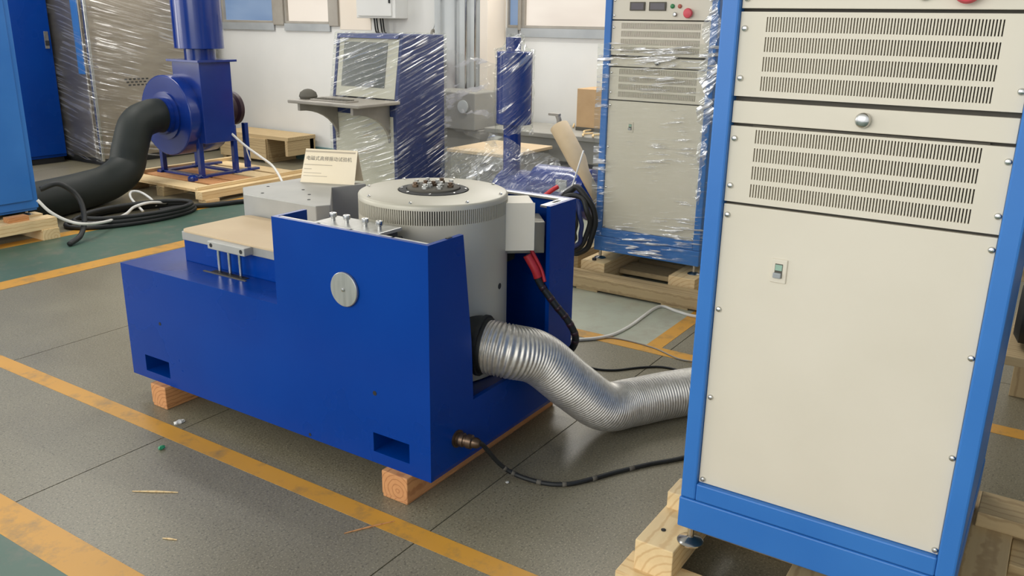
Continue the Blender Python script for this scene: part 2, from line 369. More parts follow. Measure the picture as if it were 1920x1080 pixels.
# window wall (plane x = WX), openings between piers
wins = [(6.66, 7.34), (7.50, 8.36), (1.2, 4.30), (4.33, 4.455), (8.6, 10.6), (-3.2, .9)]
SILL, HEAD, CEIL = 1.455, 2.85, 4.5
bm = bmesh.new()
add_box(bm, WX, WX+.2, -4.0, 11.2, -.01, SILL-.075)
add_box(bm, WX, WX+.2, -4.0, 11.2, HEAD, CEIL)
cuts = sorted(wins); y = -4.0
for a, b in cuts:
    if a-y > .001: add_box(bm, WX, WX+.2, y, a, SILL-.075, HEAD)
    y = b
add_box(bm, WX, WX+.2, y, 11.2, SILL-.075, HEAD)
structure(obj('wall_back', bm, 'wall'))
k = 0
for a, b in wins:
    k += 1
    wt = bpy.data.objects.new('window_%d' % k, None); C.objects.link(wt); wt.location = (WX, (a+b)/2, SILL); structure(wt)
    bm = bmesh.new(); add_box(bm, WX-.02, WX+.2, a, b, SILL-.075, SILL); obj('window_sill', bm, 'sill', wt)
    bm = bmesh.new()
    fw = .03 if b-a > .2 else .012
    add_box(bm, WX-.008, WX+.06, a, a+fw, SILL, HEAD); add_box(bm, WX-.008, WX+.06, b-fw, b, SILL, HEAD)
    add_box(bm, WX-.008, WX+.06, a+fw, b-fw, HEAD-fw, HEAD); add_box(bm, WX-.008, WX+.06, a+fw, b-fw, SILL, SILL+.025)
    n = max(1, round((b-a)/.9)); pw = (b-a-2*fw)/n
    for i in range(1, n): add_box(bm, WX-.008, WX+.06, a+fw+i*pw-.02, a+fw+i*pw+.02, SILL+.025, HEAD-fw)
    obj('window_frame', bm, 'frame', wt, .003)
    for i in range(n):
        y0 = a+fw+i*pw+(.02 if i else 0); y1 = a+fw+(i+1)*pw-(.02 if i < n-1 else 0)
        bm = bmesh.new(); add_box(bm, WX+.025, WX+.035, y0, y1, SILL+.025, HEAD-fw)
        obj('pane', bm, 'pane_blue' if k in (2, 4) else 'pane_warm', wt)
    settle(wt)
# grey-brown mullion post between the two left windows and at the edges
for nm, a, b in (('trim_10', 7.34, 7.50), ('trim_11', 6.53, 6.66), ('trim_12', 8.36, 8.6), ('trim_13', 4.30, 4.33)):
    bm = bmesh.new(); add_box(bm, WX-.03, WX+.05, a, b, SILL-.02, HEAD); structure(obj(nm, bm, 'frame', None, .006))
bm = bmesh.new(); add_box(bm, WX-.006, WX, 6.10, 6.53, SILL-.05, HEAD); structure(obj('trim_14', bm, 'wallwarm'))
bm = bmesh.new(); add_box(bm, WX-.03, WX+.001, -4.0, 11.0, -.005, .16); structure(obj('baseboard_back', bm, 'teal', None, .004))
# pier with conduits between the windows
bm = bmesh.new(); add_box(bm, 6.5, WX+.01, 4.56, 5.10, -.005, CEIL); structure(obj('trim_15', bm, 'pier', None, .006))
bm = bmesh.new(); add_box(bm, 6.46, WX+.01, 4.475, 4.56, -.005, CEIL); structure(obj('trim_16', bm, 'wallwarm', None, .006))
bm = bmesh.new(); add_box(bm, -4.0, WX+.2, 11.0, 11.2, -.01, CEIL); structure(obj('wall_left', bm, 'wall'))
bm = bmesh.new(); add_box(bm, -4.0, WX+.2, -4.2, -4.0, -.01, CEIL); structure(obj('wall_right', bm, 'wall'))
bm = bmesh.new(); add_box(bm, -4.0, WX+.2, -4.2, 11.2, CEIL, CEIL+.15); structure(obj('ceiling', bm, 'ceil'))

# conduits and the box on the wall
for yy, rr, mt in ((4.72, .012, 'steel'), (4.62, .010, 'steel'), (5.02, .014, 'pier'), (4.84, .009, 'sill')):
    t = thing('wall_conduit', {4.72: 'bright vertical steel conduit on the grey wall pier', 4.62: 'thin steel conduit beside the cream pier edge', 5.02: 'painted vertical pipe at the far edge of the grey wall pier', 4.84: 'dark grey thin pipe in the middle of the wall pier'}[yy], 'pipe', (6.48, yy, .3))
    tube('pipe', [(6.487-rr, yy, .3), (6.487-rr, yy, 2), (6.487-rr, yy, CEIL)], rr, mt, t, 10, 1)
    for zz in (.8, 1.7, 2.6): box('clip', 6.487-2.3*rr, 6.502, yy-.02, yy+.02, zz, zz+.015, 'steel', t, .001)
    settle(t)
t = thing('wall_junction_box', 'white metal electrical box on the wall above the console', 'electrical box', (6.7, 5.86, 1.52))
box('enclosure', 6.56, WX+.002, 5.62, 6.12, 1.52, 2.15, 'cream' if False else 'wall', t, .006)
d = box('door', 6.545, 6.562, 5.66, 6.09, 1.54, 2.13, 'wall', t, .004)
box('latch', 6.535, 6.546, 5.665, 5.685, 1.66, 1.76, 'black', d, .002)
for yy, z1 in ((5.98, 1.28), (5.95, 1.26), (5.90, 1.25), (5.87, 1.27)):
    tube('cable', [(6.66, yy, 1.53), (6.67, yy-.01, 1.40), (6.70, yy-.03, z1), (6.735, yy-.03, .4)], .008, 'black', t, 8)
settle(t)
t = thing('hanging_hook', 'small dark bracket with a hook on the white wall right of the electrical box', 'wall bracket', (6.7, 5.28, 1.3))
box('plate', 6.735, WX+.003, 5.25, 5.30, 1.28, 1.42, 'frame', t, .003)
tube('hook', [(6.735, 5.275, 1.40), (6.70, 5.275, 1.42), (6.68, 5.275, 1.39), (6.70, 5.275, 1.34), (6.735, 5.275, 1.33)], .012, 'frame', t)
tube('cord', [(6.70, 5.275, 1.42), (6.72, 5.262, 1.5), (6.735, 5.25, 1.75)], .004, 'sill', t)
settle(t)

# ================================================================ pallets and timber
def nail(p, parent, r=.007):
    lathe('nail', [(r, -.002), (r, .002), (r*.5, .004)], 'dark', parent, p, (0, 0, 1), 10)

# ================================================================ vibration shaker
sx0, sx1, sy0, sy1, sym = 1.885, 2.775, 1.512, 3.07, 2.173
ZB, ZL, ZU = .096, .567, .875
sk = thing('vibration_shaker', 'large blue enamelled shaker machine with a grey drum, standing on two timbers', 'machine', (2.33, 2.29, ZB))
def plate_with_holes(bm, ax0, ax1, y0, y1, z0, z1, holes):
    """x-thick plate in the y-z plane with rectangular holes (ya,yb,za,zb)"""
    Y = sorted({y0, y1, *[h[0] for h in holes], *[h[1] for h in holes]}); Z = sorted({z0, z1, *[h[2] for h in holes], *[h[3] for h in holes]})
    solid = {}
    for i in range(len(Y)-1):
        for j in range(len(Z)-1):
            cy, cz = (Y[i]+Y[i+1])/2, (Z[j]+Z[j+1])/2
            solid[i, j] = not any(h[0] < cy < h[1] and h[2] < cz < h[3] for h in holes)
    V = {}
    def v(i, j, s):
        if (i, j, s) not in V: V[i, j, s] = bm.verts.new((ax1 if s else ax0, Y[i], Z[j]))
        return V[i, j, s]
    for (i, j), s in solid.items():
        if not s: continue
        bm.faces.new((v(i, j, 0), v(i, j+1, 0), v(i+1, j+1, 0), v(i+1, j, 0)))
        bm.faces.new((v(i, j, 1), v(i+1, j, 1), v(i+1, j+1, 1), v(i, j+1, 1)))
        for di, dj, e in ((-1, 0, ((i, j), (i, j+1))), (1, 0, ((i+1, j+1), (i+1, j))), (0, -1, ((i+1, j), (i, j))), (0, 1, ((i, j+1), (i+1, j+1)))):
            if not solid.get((i+di, j+dj), False):
                (a, b), (c, d) = e
                bm.faces.new((v(a, b, 0), v(a, b, 1), v(c, d, 1), v(c, d, 0)))
T = .016
pock = [(2.824, 2.977, .129, .198), (1.599, 1.752, .137, .206)]
bm = bmesh.new(); plate_with_holes(bm, sx0, sx0+T, sy0, sy1, ZB, ZL, pock); obj('front_panel', bm, 'blue', sk)
bm = bmesh.new(); add_box(bm, sx0, sx0+T, sy0, sym, ZL, ZU); obj('front_upright', bm, 'blue', sk)
for a, b, c, d in pock:
    bm = bmesh.new()
    for q in ((sx0+T, sx0+.14, a-.004, a, c, d), (sx0+T, sx0+.14, b, b+.004, c, d), (sx0+T, sx0+.14, a-.004, b+.004, c-.004, c), (sx0+T, sx0+.14, a-.004, b+.004, d, d+.004), (sx0+.14, sx0+.144, a-.004, b+.004, c-.004, d+.004)): add_box(bm, *q)
    obj('fork_pocket', bm, 'blue', sk)
# lower box: top deck, left end, back panel, bay walls
bm = bmesh.new(); add_box(bm, sx0+T, sx1, sym-.016, sy1, ZL-T, ZL); obj('deck', bm, 'blue', sk)
bm = bmesh.new(); add_box(bm, sx0+T, sx1, sy1-T, sy1, ZB, ZL-T); obj('end_panel', bm, 'blue', sk)
bm = bmesh.new(); add_box(bm, sx1-T, sx1, sy0, sym, ZB, ZU); add_box(bm, sx1-T, sx1, sym, sy1-T, ZB, ZL-T); obj('back_panel', bm, 'blue', sk)
bm = bmesh.new(); add_box(bm, sx0+T, sx1-T, sym-.016, sym, ZB, ZL-T); obj('bay_wall', bm, 'blue', sk)
bm = bmesh.new(); add_box(bm, sx0+T, sx1-T, sy0, sym-.016, ZB, ZB+.012); add_box(bm, sx0+T, sx1-T, sy0+T, sym-.016, .285, .297); obj('bay_floor', bm, 'bluefan', sk)
# near end: low panel, front return (slightly wider below), back return
bm = bmesh.new(); add_prism(bm, [(sx0+T, ZB+.012), (sx1-T, ZB+.012), (sx1-T, ZU), (2.585, ZU), (2.60, .30), (2.115, .30), (2.104, .51), (2.06, ZU), (sx0+T, ZU)], sy0, sy0+T, 'y'); obj('end_panel', bm, 'blue', sk)
for xa, xb in ((sx0+T, 2.03), (2.60, sx1-T)):
    bm = bmesh.new(); add_box(bm, xa, xb, sym-.016, sym, ZL, ZU); obj('return_panel', bm, 'blue', sk)
# folded top rims of the uprights (ends notched), pale metal standing in for light reflected on blue paint
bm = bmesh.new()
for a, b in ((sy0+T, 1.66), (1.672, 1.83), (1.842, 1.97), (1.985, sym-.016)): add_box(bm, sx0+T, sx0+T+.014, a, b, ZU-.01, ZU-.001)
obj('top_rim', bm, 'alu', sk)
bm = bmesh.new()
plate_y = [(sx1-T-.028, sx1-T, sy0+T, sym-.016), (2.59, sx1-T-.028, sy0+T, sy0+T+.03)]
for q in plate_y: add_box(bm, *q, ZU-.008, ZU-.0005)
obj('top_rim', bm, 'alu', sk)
box('rim_slot', 2.655, 2.70, sy0+T+.008, sy0+T+.02, ZU-.001, ZU+.0004, 'dark', sk, 0)
box('rim_slot', 1.985, 2.01, sy0+.004, sy0+.013, ZU-.001, ZU+.002, 'dark', sk, 0)
# round cap, small holes
lathe('round_cap', [(.052, 0), (.057, .003), (.057, .010), (.055, .012), (.008, .0125)], 'alu', sk, (sx0+.001, 1.848, .682), (-1, 0, 0), 48)
lathe('cap_screw', [(.006, 0), (.006, .003), (.002, .004)], 'steel', sk, (sx0-.012, 1.848, .682), (-1, 0, 0), 12)
for yy, zz, rr in ((1.739, .349, .008), (2.853, .354, .007), (2.05, .11, .006)):
    lathe('bolt_hole', [(rr, -.01), (rr, .0012), (rr*.6, .0012)], 'dark', sk, (sx0, yy, zz), (-1, 0, 0), 14)
# --- drum
cx, cy, CR = 2.33, 1.84, .262
def drum(name, prof, mat, seg=96): return lathe(name, prof, mat, sk, (cx, cy, 0), (0, 0, 1), seg)
drum('drum_shell', [(CR-.004, .30), (CR, .304), (CR, .866), (CR-.038, .868)], 'shellgrey')
drum('vent_core', [(CR-.035, .86), (CR-.035, .924)], 'dark', 64)
drum('drum_cover', [(CR-.012, .914), (CR, .914), (CR, .926), (CR-.003, .931), (CR-.009, .934), (.125, .938), (.122, .930), (.10, .930)], 'shellgrey')
bm = bmesh.new(); NS = 208
for k in range(NS):
    a = 2*math.pi*k/NS; mm = Matrix.Translation((cx, cy, 0)) @ Matrix.Rotation(a, 4, 'Z')
    add_box(bm, CR-.008, CR-.0003, -.0020, .0020, .866, .915, mm)
obj('vent_bars', bm, 'shellgrey', sk)
drum('centre_ring', [(.121, .9305), (.121, .940), (.095, .942), (.093, .9305)], 'dark', 64)
drum('armature_table', [(.092, .928), (.092, .947), (.086, .950), (.02, .950)], 'slotdark', 64)
for k in range(13):
    rr = .066 if k < 8 else (.03 if k < 12 else 0); a = 2*math.pi*(k/8 if k < 8 else (k-8)/4)+.2
    lathe('insert_bolt', [(.011, .948), (.011, .958), (.008, .960), (.008, .967), (.004, .968)], 'alu' if k % 3 else 'bronze', sk, (cx+rr*math.cos(a), cy+rr*math.sin(a), 0), (0, 0, 1), 6, False)
for k in range(8):
    a = 2*math.pi*k/8+.35
    lathe('cover_screw', [(.006, .930), (.006, .938), (.003, .940)], 'steel', sk, (cx+.243*math.cos(a), cy+.243*math.sin(a), 0), (0, 0, 1), 10)
    lathe('ring_screw', [(.005, .936), (.005, .943), (.003, .944)], 'steel', sk, (cx+.112*math.cos(a+.2), cy+.112*math.sin(a+.2), 0), (0, 0, 1), 10)
# lifting hole on the drum
va = R(-112)
lathe('drum_hole', [(.011, 0), (.011, .003), (.006, .003)], 'dark', sk, (cx+(CR-.002)*math.cos(R(-82)), cy+(CR-.002)*math.sin(R(-82)), .62), (math.cos(R(-82)), math.sin(R(-82)), 0), 16)
# terminal box on the drum, radial at about -50 degrees
ang = R(-50); mm = Matrix.Translation((cx, cy, 0)) @ Matrix.Rotation(ang, 4, 'Z')
bm = bmesh.new(); add_box(bm, CR-.03, CR+.085, -.085, .06, .735, .902, mm); tb = obj('terminal_box', bm, 'tbox', sk, .004)
bm = bmesh.new(); add_box(bm, CR-.032, CR+.087, -.0875, -.085, .733, .904, mm); obj('box_lid', bm, 'tbox', tb, .001)
bm = bmesh.new(); add_box(bm, CR-.03, CR+.15, .07, .22, .68, .80, mm); obj('rear_box', bm, 'shellgrey', sk, .004)
# trunnion brackets carrying the drum, with the four bolts
for s, xa, xb in ((-1, sx0+T, cx-CR+.03), (1, cx+CR-.03, sx1-T)):
    bm = bmesh.new(); add_box(bm, xa, xb, 1.77, 2.05, .60, .828); obj('trunnion_block', bm, 'slotdark', sk, .004)
bm = bmesh.new(); add_box(bm, 1.925, 2.035, 1.735, 2.015, .860, .872); bp_ = obj('clamp_plate', bm, 'alu', sk, .002)
for yy in (1.775, 1.835, 1.915, 1.975):
    lathe('clamp_bolt', [(.007, .80), (.007, .884), (.0115, .884), (.0125, .890), (.0115, .898), (.006, .898), (.005, .894)], 'steel', sk, (1.972, yy, 0), (0, 0, 1), 14)
box('clamp_spacer', 1.935, 2.03, 1.75, 2.00, .826, .861, 'slotdark', sk, .002)
# duct collar (black) low on the drum facing the near end
dsp = Vector((2.235, 1.560, .445)); dird = Vector((.25, -.96, -.06)).normalized()
lathe('duct_collar', [(.088, -.10), (.100, -.02), (.100, -.004), (.106, -.004), (.106, .008), (.097, .008), (.097, .02), (.09, .02)], 'black', sk, dsp, dird, 40)
# --- slip table on the low deck
box('slip_block', 2.058, 2.375, sym+.03, 2.893, ZL-.001, .658, 'blue', sk, .003)
def rounded(x0, x1, y0, y1, r, n=6):
    pts = []
    for cx_, cy_, a0 in ((x1-r, y1-r, 0), (x0+r, y1-r, 90), (x0+r, y0+r, 180), (x1-r, y0+r, 270)):
        for k in range(n+1): a = R(a0+90*k/n); pts.append((cx_+r*math.cos(a), cy_+r*math.sin(a)))
    return pts
bm = bmesh.new(); add_prism(bm, rounded(2.045, 2.385, sym+.02, 2.893, .015), .657, .690); obj('slip_plate', bm, 'aludull', sk, .002)
bm = bmesh.new(); add_prism(bm, rounded(2.040, 2.378, sym+.015, 2.888, .035), .690, .700); obj('top_board', bm, 'beige', sk, .002)
br = box('rod_bracket', 2.003, 2.06, 2.468, 2.676, .661, .692, 'aludull', sk, .003)
for yy in (2.655, 2.487): lathe('bracket_screw', [(.008, -.002), (.008, .001), (.004, .001)], 'dark', br, (2.003, yy, .677), (-1, 0, 0), 12)
for yy in (2.641, 2.581, 2.521):
    lathe('guide_rod', [(.0065, ZL-.01), (.0065, .665)], 'steel', sk, (2.024, yy, 0), (0, 0, 1), 14)
box('rod_slot', 2.012, 2.036, 2.49, 2.68, ZL-.002, ZL+.0015, 'dark', sk, 0)
box('slot_lip', 1.998, 2.006, 2.47, 2.71, ZL-.002, ZL+.003, 'slotdark', sk, 0)
# cable socket on the near end
lathe('cable_socket', [(.030, -.004), (.030, .006), (.022, .007), (.022, .02)], 'bronze', sk, (2.024, sy0, .195), (0, -1, 0), 24)
settle(sk)

# timbers under the shaker
for ya, yb, lb in ((1.589, 1.697, 'square pine timber with growth rings under the drum end of the blue shaker'), (2.83, 2.922, 'square pine timber under the low end of the blue shaker')):
    t = thing('timber', lb, 'timber', (2.33, (ya+yb)/2, 0))
    b_ = plank('beam', 1.858, 2.80, ya, yb, .012, ZB+.0005, 'pinered', t); plank('packer', 1.86, 2.79, ya+.002, yb-.002, 0, .0125, 'pinered', t)
    settle(t)

# cast block with chamfered corners behind the slip table
zt = .78
P = lambda x, y: onz(x, y, zt)
pts = [(2.40, 2.93), (2.50, 3.055), (2.82, 3.03), (2.905, 2.688), (2.740, 2.745), (2.462, 2.478), (2.405, 2.505)]
t = thing('expander_block', 'grey cast aluminium block with chamfered corners lying on the blue deck', 'metal block', (2.6, 2.8, ZL))
bm = bmesh.new(); add_prism(bm, pts, ZL-.0005, zt); obj('block', bm, 'aludull', t, .004)
for q in ((2.46, 2.88), (2.48, 2.62), (2.58, 2.98), (2.62, 2.80), (2.56, 2.70)):
    lathe('threaded_hole', [(.007, -.01), (.007, .0012), (.003, .0012)], 'dark', t, (*q, zt), (0, 0, 1), 12)
settle(t)

# tent card on the block
p1, p2 = Vector((2.748, 2.953, zt)), Vector((2.842, 2.703, zt))
du = (p2-p1).normalized(); nv = Vector((-du.y, du.x, 0)).normalized()       # away from the camera
if nv.dot(FW) < 0: nv = -nv
W_ = (p2-p1).length; Hh, Dp = .148, .055
t = thing('tent_card', 'cream folded card sign with a printed Chinese title, standing on the grey block', 'sign', (p1+p2)/2+nv*Dp)
ridge = [p1+nv*Dp+Vector((0, 0, Hh))+du*.012, p2+nv*Dp+Vector((0, 0, Hh))-du*.012*0]
def leaf(name, a, b, c, d, th, inner):
    bm = bmesh.new(); n = (b-a).cross(d-a).normalized()*th
    vs = [bm.verts.new(v) for v in (a, b, c, d)]+[bm.verts.new(v+n) for v in (a, b, c, d)]
    for f in ((0, 1, 2, 3), (7, 6, 5, 4), (0, 4, 5, 1), (1, 5, 6, 2), (2, 6, 7, 3), (3, 7, 4, 0)): bm.faces.new([vs[i] for i in f])
    return obj(name, bm, 'card', t, 0)
fr = leaf('front_leaf', p1, p2, ridge[1], ridge[0], -.0012, 0)
leaf('back_leaf', p1+nv*2*Dp, p2+nv*2*Dp, ridge[1], ridge[0], .0012, 0)
upv = (ridge[0]-p1); upv = (upv-du*upv.dot(du)).normalized(); fn = du.cross(upv).normalized()
if fn.dot(FW) > 0: fn = -fn
tm = Matrix.Identity(4)
for i in range(3): tm[i][0] = du[i]; tm[i][1] = upv[i]; tm[i][2] = fn[i]
def lettering(body, size, u, v, mat, width=None, name='lettering'):
    cu = bpy.data.curves.new(name, 'FONT'); cu.body = body; cu.size = size
    to = bpy.data.objects.new(name, cu); C.objects.link(to)
    bpy.context.view_layer.update()
    dg = bpy.context.evaluated_depsgraph_get(); me = bpy.data.meshes.new_from_object(to.evaluated_get(dg))
    bpy.data.objects.remove(to, do_unlink=True)
    xs_ = [q.co.x for q in me.vertices] or [0, 1]; sc = (width/(max(xs_)-min(xs_))) if width else 1
    mx = tm.copy(); mx.translation = p1+du*u+upv*v+fn*.0006
    me.transform(Matrix.Scale(sc, 4)); me.transform(mx)
    me.materials.clear(); o = link(name, me, mat, fr); return o
lettering('电磁式高频振动试验机', .024, .018, .106, 'ink', .222)
bm = bmesh.new()
for u0, u1, v, h in ((.012, .150, .082, .0035), (.012, .05, .062, .003), (.012, .10, .044, .0025), (.012, .13, .030, .0025)):
    q = [p1+du*a+upv*b+fn*.0006 for a, b in ((u0, v), (u1, v), (u1, v+h), (u0, v+h))]
    bm.faces.new([bm.verts.new(x) for x in q])
obj('small_print', bm, 'inkpale', fr)
bm = bmesh.new(); q = [p1+du*a+upv*b+fn*.0005 for a, b in ((.01, .142), (W_-.01, .142), (W_-.008, .150), (.012, .150))]
bm.faces.new([bm.verts.new(x) for x in q]); obj('header_line', bm, 'inkpale', fr)
settle(t)

# ================================================================ cables and duct at the shaker
path = [dsp+dird*.0, dsp+dird*.09+Vector((.012, 0, -.008)), Vector((2.37, 1.415, .385)), Vector((2.51, 1.355, .25)), Vector((2.66, 1.30, .125)), Vector((2.80, 1.25, .098)), Vector((2.95, 1.16, .098)), Vector((3.12, 1.04, .098)), Vector((3.3, .92, .10))]
sp = spline(path, 64)
L_ = [0]
for a, b in zip(sp, sp[1:]): L_.append(L_[-1]+(b-a).length)
def at_len(s):
    for i in range(len(sp)-1):
        if L_[i+1] >= s: return sp[i].lerp(sp[i+1], (s-L_[i])/max(1e-9, L_[i+1]-L_[i]))
    return sp[-1]
npt = int(L_[-1]/.0020); dp = [at_len(L_[-1]*k/npt) for k in range(npt+1)]
bm = bmesh.new(); add_tube(bm, dp, lambda i: .0915+.0033*math.sin(i*2*math.pi/6), 40)
t = thing('flexible_duct', 'silver ribbed foil duct curving from the grey drum down to the floor', 'duct', (2.8, 1.25, 0))
obj('duct_hose', bm, 'foil', t, 0, True)
settle(t)

t = thing('sensor_cable', 'black taped cable from the bronze plug across the floor to the front rack', 'cable', (2.5, 1.2, 0))
cp = [Vector((2.024, 1.50, .195)), Vector((2.04, 1.44, .19)), onz(905, 834, .150), onz(935, 868, .065), onz(965, 889, .02)]+[onz(x, y, .008) for x, y in ((1015, 905), (1062, 908), (1110, 898), (1160, 884), (1220, 870), (1290, 856), (1400, 820))]
tube('cord', cp, .008, 'black', t, 10)
pl = lathe('plug', [(.016, 0), (.024, .002), (.024, .014), (.020, .016), (.020, .024), (.024, .026), (.024, .042), (.018, .046), (.018, .06), (.012, .07)], 'bronze', t, (2.024, 1.500, .195), Vector((.25, -1, -.05)), 24)
ss = spline(cp, 12)
for k in (40, 46, 58, 70, 84, 100):
    bm = bmesh.new(); add_tube(bm, ss[k:k+3], .0088, 10); obj('tape_wrap', bm, 'slotdark', t, 0, True)
settle(t)

t = thing('power_cable', 'thick dark armoured cable with red boots hanging from the cream terminal box', 'cable', (2.65, 1.5, .3))
pc = [onx(988, 478, 2.56), onx(1003, 505, 2.57), onx(1012, 530, 2.58), onx(1040, 570, 2.60), onx(1064, 600, 2.62), onx(1079, 632, 2.64), onx(1070, 656, 2.66), onx(1045, 668, 2.70)]
tube('cord', pc, .0135, 'bronze' if False else 'black', t, 12)
tube('red_boot', pc[:2]+[pc[2].lerp(pc[1], .4)], .016, 'red', t, 12); 
tube('red_lead', [pc[0]+Vector((.012, -.01, .02)), pc[1]+Vector((.02, -.014, 0)), pc[2]+Vector((.01, -.016, .004))], .007, 'red', t, 8)
ps = spline(pc, 12)
for k in range(26, 66, 6):
    bm = bmesh.new(); add_tube(bm, ps[k:k+3], .0145, 12); obj('sheath_ring', bm, 'motorred', t, 0, True)
settle(t)

tag(tube('white_floor_cable', [onz(x, y, .008) for x, y in ((1040, 640), (1085, 637), (1120, 634), (1150, 627), (1180, 612), (1205, 594), (1228, 578), (1245, 575), (1270, 584), (1310, 594), (1400, 600))], .0085, 'whitecable', None, 10), 'white cable looping over the floor between the shaker and the wrapped rack', 'cable')
tag(tube('thin_black_cable', [onz(x, y, .005) for x, y in ((1040, 650), (1078, 676), (1110, 690), (1150, 694), (1200, 689), (1240, 688), (1275, 696), (1300, 715), (1330, 740))], .005, 'black', None, 8), 'thin black cable on the floor behind the silver duct', 'cable')
tag(tube('thin_brown_cable', [onz(x, y, .004) for x, y in ((1110, 634), (1150, 634), (1190, 642), (1230, 654), (1270, 672), (1300, 678), (1340, 684))], .004, 'frame', None, 8), 'thin brown cable lying along the yellow line by the wrapped rack', 'cable')

# ================================================================ amplifier racks
def vent_panel(name, x, y0, y1, z0, z1, sy, sz, cols, rows, parent, mat='cream', th=.012):
    """sheet with rows of upright slots; sy, sz = slot field"""
    holes = []; bm = bmesh.new()
    pit = (sy[1]-sy[0])/cols; hgap = .011; rh = (sz[1]-sz[0]+hgap)/rows
    Y = [y0]; yo = []
    for c in range(cols):
        a = sy[0]+c*pit+pit*.27; b = sy[0]+c*pit+pit*.73; Y += [a, b]; yo.append((len(Y)-2))
    Y.append(y1); Z = [z0]
    zo = []
    for r in range(rows):
        a = sz[0]+r*rh; Z += [a, a+rh-hgap]; zo.append(len(Z)-2)
    Z.append(z1)
    yo = set(yo); zo = set(zo); V = {}
    def v(i, j, s):
        if (i, j, s) not in V: V[i, j, s] = bm.verts.new((x+(th if s else 0), Y[i], Z[j]))
        return V[i, j, s]
    for i in range(len(Y)-1):
        for j in range(len(Z)-1):
            if i in yo and j in zo:
                for (a, b), (c, d) in (((i, j), (i+1, j)), ((i+1, j), (i+1, j+1)), ((i+1, j+1), (i, j+1)), ((i, j+1), (i, j))):
                    bm.faces.new((v(a, b, 0), v(c, d, 0), v(c, d, 1), v(a, b, 1)))
            else: bm.faces.new((v(i, j, 0), v(i+1, j, 0), v(i+1, j+1, 0), v(i, j+1, 0)))
    n, mz = len(Y)-1, len(Z)-1
    for i in range(n):
        bm.faces.new((v(i, 0, 0), v(i+1, 0, 0), v(i+1, 0, 1), v(i, 0, 1))); bm.faces.new((v(i, mz, 0), v(i+1, mz, 0), v(i+1, mz, 1), v(i, mz, 1)))
    for j in range(mz):
        bm.faces.new((v(0, j, 0), v(0, j+1, 0), v(0, j+1, 1), v(0, j, 1))); bm.faces.new((v(n, j, 0), v(n, j+1, 0), v(n, j+1, 1), v(n, j, 1)))
    o = obj(name, bm, mat, parent)
    box('backing', x+th+.001, x+th+.003, sy[0]-.01, sy[1]+.01, sz[0]-.01, sz[1]+.01, 'slotdark', o, 0)
    return o
